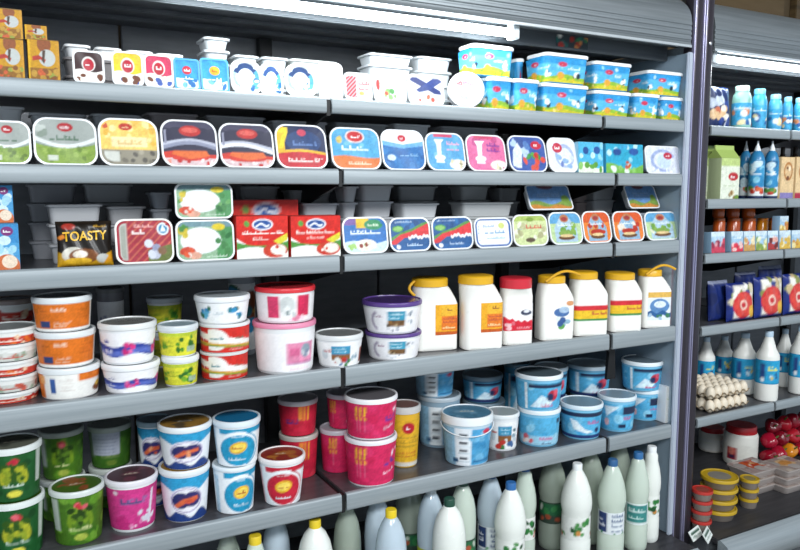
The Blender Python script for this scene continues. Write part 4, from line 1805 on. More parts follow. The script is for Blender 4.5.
pack(114, 173.5, 220, 3, a_red_stripe, 'dark red striped cheese pack beside the black snack bag', .014, tilt=9, r=.16, rim='#e8e6e0')
lo = pack(175, 234.5, 221, 3, a_garden, 'white and green vegetable pack, lower of the pair', .012, tilt=5, r=.16)
pack(174, 233, 184.5, 3, a_garden, 'white and green vegetable pack, upper of the pair', .018, tilt=5, r=.16, zb=atY(204, 221, .018)[2] + .002)
carton(235.5, 288.5, 216, 3, a_red_box, 'red cheese box next to the vegetable packs', .012, .06, '#b9281f', top='#c22a22')
carton(290, 341, 216, 3, a_red_box, 'red cheese box next to the rail joint', .012, .06, '#b9281f', top='#c22a22')
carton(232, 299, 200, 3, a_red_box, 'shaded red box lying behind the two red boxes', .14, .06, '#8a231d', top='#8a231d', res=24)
S3 = [(342, 388, 218, a_blue_yellow, 'blue pack with yellow corner and white cheese picture'),
      (389, 430.5, 218.5, a_swoosh, 'blue pack with red swoosh, left of the two'),
      (431.5, 473, 217.5, a_swoosh, 'blue pack with red swoosh, right of the two'),
      (474, 512, 218.5, a_blue_frame, 'white pack framed in blue'),
      (512.5, 548, 215.5, a_pale_green, 'pale green pack with red lettering')]
for x0, x1, y0, fn, lb in S3:
    pack(x0, x1, y0, 3, fn, lb, tilt=10, r=.2)
pack(549, 582, 213, 3, a_arch(False), 'green arch-topped pack next to the pale green pack', tilt=14, r=.2)
pack(582.5, 611, 212, 3, a_arch(True), 'orange arch-topped pack just before the second joint', tilt=14, r=.2)
pack(613, 643.5, 212, 3, a_arch(True), 'orange arch-topped pack just after the second joint', tilt=14, r=.2)
pack(645, 678, 212.5, 3, a_arch(False), 'green arch-topped pack by the glass end', tilt=14, r=.2)
pack(527, 571, 186, 3, a_bluepack, 'blue pack leaning above the green arch pack', .08, tilt=26, r=.12, zb=Zs(3) + .105, d=.03)
pack(626, 657, 186, 3, a_bluepack, 'blue pack leaning above the last two arch packs', .08, tilt=26, r=.12, zb=Zs(3) + .105, d=.03)
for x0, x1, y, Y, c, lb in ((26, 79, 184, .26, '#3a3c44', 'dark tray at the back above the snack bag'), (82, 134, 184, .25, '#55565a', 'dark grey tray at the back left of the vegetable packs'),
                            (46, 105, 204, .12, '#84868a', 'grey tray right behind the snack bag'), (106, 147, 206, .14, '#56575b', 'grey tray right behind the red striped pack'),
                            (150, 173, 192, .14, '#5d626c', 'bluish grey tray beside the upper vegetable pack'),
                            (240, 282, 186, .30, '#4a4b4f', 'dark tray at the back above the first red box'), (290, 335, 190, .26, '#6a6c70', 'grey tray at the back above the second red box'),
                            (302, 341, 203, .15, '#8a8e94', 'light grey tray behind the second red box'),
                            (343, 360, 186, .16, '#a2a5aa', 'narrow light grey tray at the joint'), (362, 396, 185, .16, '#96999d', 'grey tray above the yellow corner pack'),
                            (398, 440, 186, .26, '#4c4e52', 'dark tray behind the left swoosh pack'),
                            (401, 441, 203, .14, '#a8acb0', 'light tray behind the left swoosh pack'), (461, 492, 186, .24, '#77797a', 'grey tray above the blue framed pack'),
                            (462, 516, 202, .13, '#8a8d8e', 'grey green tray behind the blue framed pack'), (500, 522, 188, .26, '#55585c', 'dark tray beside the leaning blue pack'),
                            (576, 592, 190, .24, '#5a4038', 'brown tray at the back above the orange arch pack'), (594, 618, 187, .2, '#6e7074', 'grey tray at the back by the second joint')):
    stack(x0, x1, y, Y, 3, lb, lb + 's', .09, c, c, hh=.042)  # these greys also hold some of the shade at the shelf back
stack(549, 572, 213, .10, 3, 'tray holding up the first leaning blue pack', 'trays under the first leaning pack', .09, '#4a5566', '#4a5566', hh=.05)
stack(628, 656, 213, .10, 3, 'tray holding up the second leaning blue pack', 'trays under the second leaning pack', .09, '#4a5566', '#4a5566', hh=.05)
# ---- fourth shelf: tubs and jugs
W = WHITE
prev = None
for i, (y0, yb_) in enumerate(((391, 406), (375, 0), (360, 0), (343, 0), (327, 0))):
    pos = ('lowest', 'second lowest', 'middle', 'second highest', 'top')[i]
    tub(-21 + .3 * i, 38.5 - .6 * i, y0 - 2, 4, t_low_red(i % 2 == 0 or i == 4), 'low flat red and white tub, %s of the stack at the left edge' % pos, yb=407, Yc=.105,
        key='lo%d' % i, on=prev, taper=.93, lid='#d9dcda', lid_top='#8a8d8c', lid_h=.007, v0=.05, v1=.9, span=180, nu=40, group='low tubs at the left edge')
    prev = 'lo%d' % i
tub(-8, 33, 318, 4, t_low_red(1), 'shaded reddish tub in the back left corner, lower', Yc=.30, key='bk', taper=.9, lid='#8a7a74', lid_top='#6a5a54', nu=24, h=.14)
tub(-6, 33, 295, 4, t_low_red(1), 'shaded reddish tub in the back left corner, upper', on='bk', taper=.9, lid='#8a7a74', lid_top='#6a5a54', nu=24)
tub(40, 99, 364, 4, t_orange_back, 'white and orange tub at the bottom of the orange stack', yb=400, key='o1', taper=.9, lid='#dfe3e4', lid_top='#b9c2c4', v0=.04, v1=.92, turn=0)
tub(37, 94.5, 328, 4, t_orange, 'orange labelled tub in the middle of the orange stack', on='o1', key='o2', taper=.9, lid='#dfe3e4', lid_top='#9aa4a8', v0=.04, v1=.92)
tub(34, 90.5, 291, 4, t_orange, 'orange labelled tub on top of the orange stack', on='o2', taper=.9, lid='#dfe3e4', lid_top='#6a7074', v0=.04, v1=.92)
tub(103, 159.5, 361, 4, t_purple_pink, 'white tub with blue band and pink flowers, lower of two', yb=395, key='p1', taper=.86, lid='#eceef0', lid_top='#c4c8ca')
tub(99.5, 156, 320, 4, t_purple_pink, 'white tub with blue band and pink flowers, upper of two', on='p1', key='p2', taper=.86, lid='#e4e6e4', lid_top='#7a7a76')
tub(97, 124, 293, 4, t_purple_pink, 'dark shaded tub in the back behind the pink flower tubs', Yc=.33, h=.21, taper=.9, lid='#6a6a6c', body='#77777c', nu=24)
tub(162, 199, 353, 4, t_lime, 'small lime yellow tub, lower of the front stack', yb=387, key='l1', taper=.86, lid='#e2e6e6', lid_top='#c0c8c8')
tub(157.5, 198, 319.5, 4, t_lime, 'small lime yellow tub, upper of the front stack', on='l1', taper=.86, lid='#d4dadc', lid_top='#9fb4bc')
tub(147, 182.5, 322, 4, t_lime, 'small lime tub at the back, under the shaded one', Yc=.26, key='l3', h=.095, taper=.86, lid='#b9c0c4', nu=30)
tub(147, 182.5, 294, 4, t_lime, 'small shaded lime tub standing higher at the back', on='l3', taper=.86, lid='#b9c0c4', nu=30)
tub(200.5, 248.5, 349, 4, t_chicken, 'red and white tub below, third of its stack', yb=381, key='c1', taper=.96, lid='#d9dcda', lid_top='#c8ccca', lid_h=.006, v0=.03, v1=.97)
tub(199.5, 250, 320, 4, t_chicken, 'red and white tub in the middle of the stack', on='c1', key='c2', taper=.96, lid='#dfe2e2', lid_top='#c8ccca', lid_h=.008, v0=.03, v1=.94)
tub(194.5, 250, 290, 4, t_blue_scene, 'white tub with small blue scenes on the red tubs', on='c2', taper=.86, lid='#e9ecee', lid_top='#c9d0d4')
tub(252.5, 316.5, 320, 4, t_pink_label, 'big white bucket with pink label and pink lid', yb=379, key='k1', taper=.88, lid='#e88fae', lid_top='#d9849f', lid_h=.012)
tub(254.5, 315.5, 281, 4, t_pink_scene, 'white tub with pink scenes and red lid on the big bucket', on='k1', taper=.92, lid='#d8333c', lid_top='#c8343c', lid_h=.012)
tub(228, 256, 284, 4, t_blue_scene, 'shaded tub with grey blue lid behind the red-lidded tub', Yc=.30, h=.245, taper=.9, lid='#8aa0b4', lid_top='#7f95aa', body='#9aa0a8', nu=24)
tub(314.5, 363.5, 327, 4, t_market, 'low white tub with grey lid and market picture by the joint', yb=371, taper=.84, lid='#dcdfde', lid_top='#7f8280', h=None)
tub(364.5, 422, 331, 4, t_purple, 'white tub with purple rim, lower of the purple pair', yb=366.5, key='v1', taper=.86, lid='#5a3f86', lid_top='#55407e', lid_h=.009)
tub(361.5, 422.5, 294, 4, t_purple, 'white tub with purple lid, upper of the purple pair', on='v1', taper=.84, lid='#5a3f86', lid_top='#4a3470', lid_h=.012)


def jug(x0, x1, y0, yb, label, cx0, cx1, cap, fn, lab, handle=None, mat=None, capz=.90, Yc=None, deep=.8, shoulder=.64, name='plastic_jug', shift=None, capn=.96):
    base = Zs(4)
    xc = (x0 + x1) / 2
    Y = .07 if Yc is None else Yc
    C = atY(xc, (y0 + yb) / 2, Y)
    s = depth(C) / FPX
    ang = math.atan2(C[0], Y - EYE[1])
    rz = -ang * .38
    th = ang * .62
    Wd = (x1 - x0) * s / (math.cos(th) + deep * math.sin(th) * .82)
    D = Wd * deep
    h = atY(xc, y0, Y)[2] - base
    root = thing(name, label, 'jug', (C[0], max(Y, D / 2 - .002), base), (0, 0, rz))
    cw = (cx1 - cx0) * s
    sx = ((cx0 + cx1) / 2 - xc) * s / math.cos(th) * .9
    R = Wd * .16
    secs = [(0.0, .90, 0), (.012, .99, 0), (.05, 1, 0), (shoulder, 1, 0), (shoulder + .06, .985, .06), (.80, .86, .5), (.86, .80, .8), (capz - .01, None, 1)]
    rings = []
    for z, k, m in secs:
        if k is None:
            rings.append([(px + sx, py, z * h) for px, py in rring(cw * .92, cw * .92, cw * .45, 5)])
        else:
            ww = Wd * k if z <= shoulder else Wd + (cw * .95 - Wd) * ((z - shoulder) / (capz - shoulder)) ** 1.25
            dd = D * k if z <= shoulder else D + (cw * .92 - D) * ((z - shoulder) / (capz - shoulder)) ** 1.25
            q = 0 if z <= shoulder else ((z - shoulder) / (capz - shoulder)) ** 1.2
            rings.append([(px + sx * q, py, z * h) for px, py in rring(ww, dd, R + (cw * .45 - R) * q * .9, 5)])
    V, Fs = loft(rings)
    obj('jug_body', mesh_of('jug_body', V, Fs, mat or plastic('#f7f5ee', .3, sss=.1), True, None, 50), root)
    V, Fs = lathe([(cw * .47, h * (capz - .012)), (cw * .5, h * (capz - .01)), (cw * .5, h - .004), (cw * .47, h - .001), (cw * .42, h), (0, h - .001)], 28)
    cp = obj('cap', mesh_of('cap', [(v[0] + sx, v[1], v[2]) for v in V], Fs, plastic(cap, .35)), root)
    u0, v0, u1, v1 = lab
    art = new_art(fn, 34, max(18, int(34 * (v1 - v0) * h / ((u1 - u0) * Wd))), (u1 - u0) * Wd / ((v1 - v0) * h))

    def f(u, v):
        x = (u0 + (u1 - u0) * u - .5) * Wd
        z = (v0 + (v1 - v0) * v) * h
        y = -D / 2
        ex = abs(x) - (Wd / 2 - R)
        if ex > 0:
            t = min(ex / R, 1) * math.pi / 2
            x = math.copysign(Wd / 2 - R + R * math.sin(t), x)
            y = -D / 2 + R * (1 - math.cos(t))
            return (x + math.copysign(.0006, x) * math.sin(t), y - .0006, z)
        return (x, y - .0008, z)
    printed('label', art, f, root)
    if handle:
        pts = []
        for k in range(13):
            t = k / 12
            if handle == 'up':
                pts.append((sx - cw * .45 + cw * 1.35 * t, -cw * .50 - .004 * math.sin(math.pi * t), h * (capz + .03) + .022 * math.sin(math.pi * t) + .016 * t))
            else:
                pts.append((sx - cw * .5 - .016 * math.sin(math.pi * t), -cw * .2, h * (.97 - .2 * t)))
        V, Fs = tube_vf(pts, .0042, 8)
        obj('handle', mesh_of('handle', V, Fs, plastic('#e0a92a', .35)), root)
    return root


YL = '#e3ae22'
jug(410, 458.5, 277, 357, 'cream jug with orange label, leftmost, beside the purple pair', 411, 447, YL, j_orange, (.44, .22, .97, .635), 'side', Yc=.088, deep=.5)
jug(458, 503.5, 274.5, 354, 'cream jug with orange label, next to the red-capped jug', 457, 492, YL, j_orange, (.40, .24, .97, .635), None, Yc=.036, deep=.55)
jug(498.5, 533, 277, 349, 'slim white jug with red cap and red label', 499, 531, '#cf2b3a', j_red, (.02, .22, .98, .62), None, Yc=.036, shoulder=.72, capz=.86, deep=.6)
jug(534, 574, 275, 344, 'white jug with yellow strap and small landscape picture', 537, 564, YL, j_scene, (.22, .14, .95, .62), 'up', Yc=.038, deep=.6)
jug(567.5, 608, 271, 339, 'white jug with red, yellow and green band above the second joint', 568, 596, YL, j_band, (.03, .24, .98, .50), None, Yc=.042, deep=.6)
jug(604, 642, 272, 334, 'white jug with red, yellow and green band right of the joint', 604, 633, YL, j_band, (.03, .28, .98, .56), None, Yc=.038, deep=.6)
jug(637, 671, 269, 330, 'white jug with blue picture and looped yellow strap at the end', 637, 660, YL, j_picture, (.14, .14, .92, .62), 'up', Yc=.038, deep=.6)
carton(671.5, 681, 266, 4, t_red_back, 'narrow red and white carton squeezed in at the glass end', .03, .04, '#d9dadc', name='red_carton', cat='carton')

# ---- fifth shelf: tubs
gl = lid_film('#3f5f1c', '#8a4a2a')
tub(-12, 43, 499, 5, t_green(False), 'dark green tub at the left edge, lower of the stack', yb=558, Yc=.07, key='g1', taper=.84, body='#23692f', lid='#dfe5e2', lid_fn=gl, lid_h=.014, v1=.95, v0=.02)
tub(-16, 39.5, 433, 5, t_green(False), 'dark green tub at the left edge, upper of the stack', on='g1', taper=.84, body='#23692f', lid='#dfe5e2', lid_fn=lid_film('#6a6d60', '#4a4d44'), lid_h=.014, v1=.95, v0=.02)
tub(50.5, 102.8, 474, 5, t_green(True), 'light green tub standing alone beside the pink tub', yb=546, taper=.84, body='#4d7f22', lid='#d5dcd8', lid_fn=gl, lid_h=.013, v1=.95, v0=.02, turn=4)
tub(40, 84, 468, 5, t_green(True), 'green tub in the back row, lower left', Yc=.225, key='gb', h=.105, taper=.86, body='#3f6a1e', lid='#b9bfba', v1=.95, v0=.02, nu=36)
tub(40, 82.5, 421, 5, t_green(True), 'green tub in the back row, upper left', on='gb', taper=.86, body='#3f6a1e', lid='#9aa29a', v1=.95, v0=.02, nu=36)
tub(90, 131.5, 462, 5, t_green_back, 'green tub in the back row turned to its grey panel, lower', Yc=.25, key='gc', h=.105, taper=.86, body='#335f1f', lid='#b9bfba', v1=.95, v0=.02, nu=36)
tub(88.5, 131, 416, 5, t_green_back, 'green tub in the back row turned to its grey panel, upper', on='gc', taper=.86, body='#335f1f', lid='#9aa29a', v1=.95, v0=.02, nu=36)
tub(105.5, 157, 464, 5, t_pink, 'bright pink tub with dark lid on the fifth shelf', yb=533, taper=.84, lid='#e3dfe4', lid_fn=lid_film('#4a3038', '#6a3a48'), v0=.06, v1=.90)
tub(159.5, 210, 467, 5, t_ribbon, 'white tub with blue top and orange ribbon picture, lower', yb=523, key='r1', taper=.82, lid='#e6eaec', lid_fn=lid_film('#a8813a', '#6a5a3a'), v0=.02, v1=.92)
tub(158, 211.5, 412.5, 5, t_ribbon, 'white tub with blue top and orange ribbon picture, upper', on='r1', taper=.82, lid='#e6eaec', lid_fn=lid_film('#9a7434', '#5a4a34'), v0=.02, v1=.92)
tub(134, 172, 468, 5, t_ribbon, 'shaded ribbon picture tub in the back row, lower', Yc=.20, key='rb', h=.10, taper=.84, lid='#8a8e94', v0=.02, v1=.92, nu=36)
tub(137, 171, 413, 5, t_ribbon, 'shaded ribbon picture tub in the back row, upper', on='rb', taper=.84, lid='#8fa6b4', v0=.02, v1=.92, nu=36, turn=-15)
tub(212.5, 256, 464, 5, t_oval('#2496bf'), 'white tub with turquoise oval, lower of two', yb=515, key='q1', taper=.86, lid='#e3eaee', lid_top='#c6d4da', v0=.02, v1=.94, lid_h=.009, turn=18)
tub(212.5, 260.5, 408.5, 5, t_oval('#2496bf'), 'white tub with turquoise oval and blue lid top, upper', on='q1', taper=.84, lid='#dfe8ee', lid_top='#1f6f9a', v0=.02, v1=.9, lid_h=.014)
tub(258, 305.5, 444.5, 5, t_oval('#c5243a'), 'white tub with red oval and dark red lid', yb=507, taper=.76, lid='#ece6e4', lid_fn=lid_film('#8a2f26', '#a8652c'), v0=.02, v1=.9)
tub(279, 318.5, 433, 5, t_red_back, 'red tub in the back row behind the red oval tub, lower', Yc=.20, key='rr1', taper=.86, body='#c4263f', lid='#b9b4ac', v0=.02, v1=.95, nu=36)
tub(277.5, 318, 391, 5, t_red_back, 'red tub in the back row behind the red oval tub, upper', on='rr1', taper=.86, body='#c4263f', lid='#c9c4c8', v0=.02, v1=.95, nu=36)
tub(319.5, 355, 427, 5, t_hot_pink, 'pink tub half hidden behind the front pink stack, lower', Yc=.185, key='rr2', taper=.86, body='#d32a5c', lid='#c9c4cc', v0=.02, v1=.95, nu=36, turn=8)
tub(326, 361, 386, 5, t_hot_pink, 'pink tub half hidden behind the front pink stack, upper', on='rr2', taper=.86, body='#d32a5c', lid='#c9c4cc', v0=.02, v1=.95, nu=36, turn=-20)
tub(344, 397.5, 438, 5, t_hot_pink, 'hot pink tub with yellow strokes, lower of the front stack', yb=491, key='h1', taper=.88, body='#eee9ec', lid='#e9e6ea', lid_top='#b9b2ba', v0=.05, v1=.96, lid_h=.012)
tub(343.5, 398, 385, 5, t_hot_pink, 'hot pink tub with yellow strokes, upper of the front stack', on='h1', taper=.88, body='#eee9ec', lid='#f0eef0', lid_top='#6a666a', v0=.05, v1=.94, lid_h=.013)
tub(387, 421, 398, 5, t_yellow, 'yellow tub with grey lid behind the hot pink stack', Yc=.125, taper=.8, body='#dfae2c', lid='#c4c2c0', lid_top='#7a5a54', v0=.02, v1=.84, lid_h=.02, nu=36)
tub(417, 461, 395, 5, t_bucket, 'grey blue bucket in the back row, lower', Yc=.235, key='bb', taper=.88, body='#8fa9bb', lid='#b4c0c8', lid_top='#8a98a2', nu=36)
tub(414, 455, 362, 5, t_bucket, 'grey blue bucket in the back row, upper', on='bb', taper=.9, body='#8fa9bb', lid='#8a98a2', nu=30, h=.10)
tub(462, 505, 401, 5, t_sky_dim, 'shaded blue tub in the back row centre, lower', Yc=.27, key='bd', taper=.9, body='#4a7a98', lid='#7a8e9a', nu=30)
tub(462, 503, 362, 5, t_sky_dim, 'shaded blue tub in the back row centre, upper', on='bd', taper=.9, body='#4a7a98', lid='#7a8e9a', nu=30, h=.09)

bk = tub(440.5, 493.5, 402, 5, t_bucket, 'light blue bucket with bail handle and white rim', yb=472, taper=.82, body='#bcd6e4', lid='#eef3f5', lid_fn=lid_film('#4f7f9a', '#6f9ab4'), lid_h=.024, v0=.02, v1=.86, name='bucket', cat='bucket')
kid = bk.children[0]
R0 = max(v.co.x for v in kid.data.vertices)
H0 = max(v.co.z for v in kid.data.vertices)
pts = [((R0 + .003) * math.cos(a), -(R0 + .003) * abs(math.sin(a)) * 1.0, H0 * .86 - .022 * math.sin(a)) for a in [math.pi * k / 20 for k in range(21)]]
V, Fs = tube_vf(pts, .0016, 6)
obj('handle', mesh_of('handle', V, Fs, plastic('#eef3f5', .3)), bk)

tub(484, 519.5, 404.5, 5, t_market, 'white tub with grey lid and market picture beside the bucket', Yc=.105, taper=.86, lid='#e4e8e8', lid_top='#aab4b4', turn=6)
tub(517, 560.5, 408.5, 5, t_sky(1), 'sky blue tub under the dark-lidded one', yb=449, key='s1', taper=.9, body='#7fc2e2', lid='#e9f1f5', lid_top='#b9ccd6')
tub(514.5, 563, 364, 5, t_sky(0), 'sky blue tub with dark lid, on the front stack', on='s1', taper=.88, body='#7fc2e2', lid='#e9f1f5', lid_top='#5a6a72')
tub(559.5, 603, 393, 5, t_sky(2), 'sky blue tub with white wave, just left of the joint', yb=442, taper=.86, body='#7fc2e2', lid='#dfeaf0', lid_top='#7f98a6')
tub(597.5, 636, 386.5, 5, t_sky(3), 'sky blue tub standing right over the joint', yb=434, taper=.86, body='#7fc2e2', lid='#dfeaf0', lid_top='#8fa6b4')
tub(626.5, 661, 388, 5, t_sky(3), 'sky blue tub near the glass end, lower', Yc=.115, key='s5', taper=.9, body='#7fc2e2', lid='#e3edf2', lid_top='#a9c0cc')
tub(621.5, 663, 352.5, 5, t_sky(0), 'sky blue tub near the glass end, upper', on='s5', taper=.88, body='#7fc2e2', lid='#e9f1f5', lid_top='#6a7a84', h=None)
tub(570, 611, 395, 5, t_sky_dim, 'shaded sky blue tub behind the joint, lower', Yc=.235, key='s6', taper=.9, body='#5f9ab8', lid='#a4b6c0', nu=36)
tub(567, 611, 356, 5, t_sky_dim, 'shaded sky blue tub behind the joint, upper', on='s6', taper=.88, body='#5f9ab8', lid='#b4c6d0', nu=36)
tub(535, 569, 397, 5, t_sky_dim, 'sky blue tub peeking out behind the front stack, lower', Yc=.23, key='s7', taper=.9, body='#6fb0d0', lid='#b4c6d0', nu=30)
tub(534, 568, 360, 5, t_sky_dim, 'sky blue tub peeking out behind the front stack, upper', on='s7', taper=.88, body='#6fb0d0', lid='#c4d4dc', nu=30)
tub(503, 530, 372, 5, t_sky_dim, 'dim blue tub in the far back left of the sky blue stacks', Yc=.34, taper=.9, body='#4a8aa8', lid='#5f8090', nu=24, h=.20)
carton(666, 675, 386, 5, a_white_plain, 'plain white carton by the glass end of the fifth shelf', .02, .05, '#e9edf0', name='white_carton', cat='carton')
# black price clip hanging at the joint of the fourth shelf
P0 = atY(612, 350, .05)
clip = thing('price_clip', 'black plastic clip hanging at the second joint of the fourth shelf', 'clip', (P0[0], .05, RZ[4] - .17))
V, Fs = profile_x([(0, 0), (.01, 0), (.012, .11), (.002, .118), (-.002, .11)], -.02, .02)
V = [(v[0] * (1 - .45 * (v[2] / .12)), v[1], v[2]) for v in V]
obj('clip_plate', mesh_of('clip_plate', V, Fs, DARK, False), clip)
V, Fs = box_vf(-.004, .004, .002, .02, .11, .155)
obj('clip_hook', mesh_of('clip_hook', V, Fs, DARK, False), clip)

# ---- bottom deck: bottles
MILK = plastic('#eef1ea', .25, sss=.1)
WHEY = plastic('#e6f3e4', .1, trans=.3, sss=.15)
BLUEY = plastic('#d9e9f4', .1, trans=.3, sss=.15)
CLEAR = plastic('#bcc8b8', .1, trans=.4)
P_TALL = [(0, .006), (.030, .004), (.038, 0), (.045, .006), (.047, .02), (.047, .075), (.0445, .082), (.0435, .12), (.0445, .155), (.048, .168), (.0492, .185), (.047, .205), (.041, .23), (.031, .255), (.021, .272), (.0145, .281), (.0135, .284), (.0135, .292)]
P_DOME = [(0, .006), (.030, .004), (.038, 0), (.047, .006), (.049, .02), (.049, .075), (.0475, .08), (.0475, .14), (.049, .15), (.049, .185), (.0465, .215), (.040, .242), (.029, .264), (.0185, .275), (.0135, .282), (.0135, .292)]
BOT = [(255, 535, 'd', '#e6c82a', WHEY, None, 'bottle with yellow cap, leftmost in the bottom row', 0),
       (315, 519, 'd', '#e6c82a', MILK, b_green_label, 'white domed bottle with yellow cap under the first joint', 0),
       (391, 509, 'd', '#eacb22', BLUEY, b_green_label, 'bluish bottle with bright yellow cap', 0),
       (378, 503, 'd', '#d8b92a', BLUEY, None, 'bluish bottle with yellow cap set further back', .07),
       (347, 512, 'd', '#5a5f52', CLEAR, None, 'dim clear bottle behind, under the first joint', .07),
       (431, 494, 'd', '#cfd6da', BLUEY, b_green_label, 'bluish bottle whose cap hides under the shelf', .05),
       (449.5, 498, 'd', '#1f4a3a', MILK, b_green_label, 'white bottle with dark green cap, front one', 0),
       (463, 486, 'd', '#1f4a3a', WHEY, b_dark_label, 'pale bottle with dark green cap, rear one', .05),
       (491, 480, 't', '#2f5a8a', BLUEY, b_blue_label, 'slim bluish bottle between the green and blue caps', .06),
       (511, 482, 't', '#2f6aa8', MILK, b_white_label, 'white bottle with blue cap, left front one', 0),
       (525, 473, 't', '#2f5f98', WHEY, b_white_label, 'pale bottle with blue cap peeking out behind', .06),
       (553, 463, 't', '#5a6a5a', CLEAR, b_dark_label, 'dim greenish bottle with dark label in the second row', .09),
       (577.5, 463, 't', '#eef1f2', MILK, b_white_label, 'white bottle with white cap and leafy label, left one', 0),
       (591, 456, 't', '#2f5f98', CLEAR, None, 'dim clear bottle with blue cap between the front bottles', .07),
       (613, 459, 't', '#2f6090', WHEY, b_blue_label, 'pale green bottle with blue cap and navy label', 0),
       (620, 448, 't', '#2f5f98', CLEAR, None, 'dim clear bottle in the back right row', .08),
       (638.5, 452, 't', '#2f6aa0', WHEY, b_teal_label, 'pale green bottle with blue cap and teal label', 0),
       (652, 446, 't', '#eef1f2', MILK, b_white_label, 'white bottle with white cap next to the glass end', .0),
       (228, 545, 'd', '#5a6a7a', CLEAR, None, 'dim bottle at the back of the bottom left', .09),
       (276, 528, 'd', '#8aa0b4', BLUEY, None, 'bluish bottle without visible cap at the bottom left', .11),
       (409, 500, 'd', '#8a4a3a', CLEAR, b_dark_label, 'dim bottle in the gap right of the yellow caps', .18)]
WPX = {577.5: 31, 613: 28, 638.5: 24, 652: 20, 511: 32, 449.5: 34, 391: 32, 315: 37, 660: 18, 525: 24, 620: 24, 463: 27}
BH = 1.13
for x, y, k, cap, mt, fn, lb, back in BOT:
    top = DECK_L + .298 * BH
    P = atZ(x, y, top)
    if back:
        P = atY(x, y, max(P[1], .0) + back)
        P[2] = top
    P[0] = min(P[0], 1.985)
    root = thing('dairy_bottle', lb, 'bottle', (P[0], P[1], DECK_L), (0, 0, -math.atan2(P[0], P[1] + 1.75)))
    sr = WPX.get(x, 28) / 2 * depth((P[0], P[1], .6)) / FPX / .0492
    prof = [(q * sr if z < .27 else q, z * BH) for q, z in (P_TALL if k == 't' else P_DOME)]
    bottle(prof, root, mt, cap_profile(.0158, .274 * BH, .298 * BH), cap, fn, (.085 * BH, .150 * BH) if k == 't' else (.082 * BH, .138 * BH), (.0446 if k == 't' else .0476) * sr)

# ================================================================== right case
def small_bottle(x0, x1, y0, row, label, fn, body, cap, Y=.04, neck=.55, cap_h=.12, lab=(.15, .6), name='drink_bottle', shoulder=.68, tip=False, lift=0, H=None):
    base = Zs(row)
    xc = (x0 + x1) / 2
    C = atY(xc, y0 + 20, Y)
    r = (x1 - x0) / 2 * depth(C) / FPX * .97
    h = H or (atY(xc, y0, Y)[2] - base)
    root = thing(name, label, 'bottle', (C[0], Y, base), (0, 0, -math.atan2(C[0], Y + 1.75)))
    n = r * neck
    zc = h * (1 - cap_h)
    prof = [(0, .004), (r * .7, .003), (r * .85, 0), (r * .97, .004), (r, .012), (r, h * shoulder), (r * .95, h * (shoulder + .05)), (n + (r - n) * .5, h * (shoulder + .13)), (n, zc), (n, zc + .004)]
    if tip:
        cp = [(n, zc), (n * 1.02, zc + .003), (n * .7, zc + h * cap_h * .4), (n * .32, zc + h * cap_h * .7), (n * .28, h), (0, h)]
    else:
        cp = cap_profile(n * 1.08, zc, h)
    bottle(prof, root, plastic(body, .3), cp, cap, fn, (h * lab[0], h * lab[1]), r, 230, 28, 22)
    return root


# first shelf
def pouch(x0, x1, y0, row, fn, label, Y, dep, back, name='bag', zb=None, cat='bag', nu=28, side=None):
    a, b, h, z = measure_flat(x0, x1, y0, row, Y, math.radians(4), zb)
    w = b - a
    root = thing(name, label, cat, ((a + b) / 2, Y + dep * .6, z + .001), (math.radians(-4), 0, 0))
    printed('front_print', new_art(fn, nu, max(16, int(nu * h / w)), w / h), pillow(dep, -1, w, h, .04), root, .22)
    V, Fs = grid_vf(12, 10, pillow(dep, 1, w, h, .04))
    obj('back_foil', mesh_of('back_foil', V, Fs, plastic(back, .25)), root)
    return root


pouch(711, 731, 87, 'R1', b_blue_bag, 'navy and white bag at the start of the right top shelf', .03, .018, '#1c2a52')
for i, (x0, x1, y0, bc, cap, lb) in enumerate(((732, 751, 86, '#8fc0b4', '#b9dcd0', 'pale green bottle beside the navy and white bag'), (751.5, 766.5, 89, '#3f9fcb', '#6fbfe0', 'blue bottle beside the pale green bottle'),
                                           (768, 781.5, 94.5, '#4fa6cf', '#8fcbe4', 'blue bottle with wide cap, third of the right top shelf'), (782, 792, 97, '#3f93c0', '#7fc0de', 'slim blue bottle with orange picture'),
                                           (793, 806, 98, '#3f9fcb', '#8fcbe4', 'blue bottle cut by the right picture edge, top shelf'))):
    small_bottle(x0, x1, y0, 'R1', lb, b_kefir, bc, cap, .04 if i != 3 else .05, .68, .13, (.1, .6))
# second shelf
for x0, x1, Y, lb in ((707, 720.5, .07, 'pale green carton half hidden by the dark upright'), (721, 740, .014, 'pale green carton beside the blue squeeze bottles')):
    c = carton(x0, x1, 158, 'R2', b_green_carton, lb, Y, .06, '#b4c094', name='milk_carton', cat='carton', res=26)
    me = c.children[0].data
    zt = max(v.co.z for v in me.vertices)
    wd = max(v.co.x for v in me.vertices)
    V = [(-wd, 0, zt), (wd, 0, zt), (wd, .06, zt), (-wd, .06, zt), (-wd, .027, zt + .03), (wd, .027, zt + .03), (wd, .033, zt + .03), (-wd, .033, zt + .03), (-wd, .028, zt + .045), (wd, .028, zt + .045), (wd, .032, zt + .045), (-wd, .032, zt + .045)]
    Fs = [(0, 1, 5, 4), (2, 3, 7, 6), (0, 4, 7, 3), (1, 2, 6, 5), (4, 5, 9, 8), (6, 7, 11, 10), (8, 9, 10, 11), (4, 8, 11, 7), (5, 6, 10, 9)]
    obj('gable_top', mesh_of('gable_top', V, Fs, plastic('#a9c068', .4), False), c)
for x0, x1, Y, lb in ((740, 751, .10, 'blue squeeze bottle with white tip, rear one'), (749.5, 764.5, .036, 'blue squeeze bottle with white tip, middle front one'), (764.8, 778.6, .036, 'blue squeeze bottle with white tip beside the beige carton')):
    small_bottle(x0, x1, 141, 'R2', lb, b_squeeze, '#2f7fb0', '#eef2f4', Y, .42, .17, (.02, .66), shoulder=.66, tip=True)
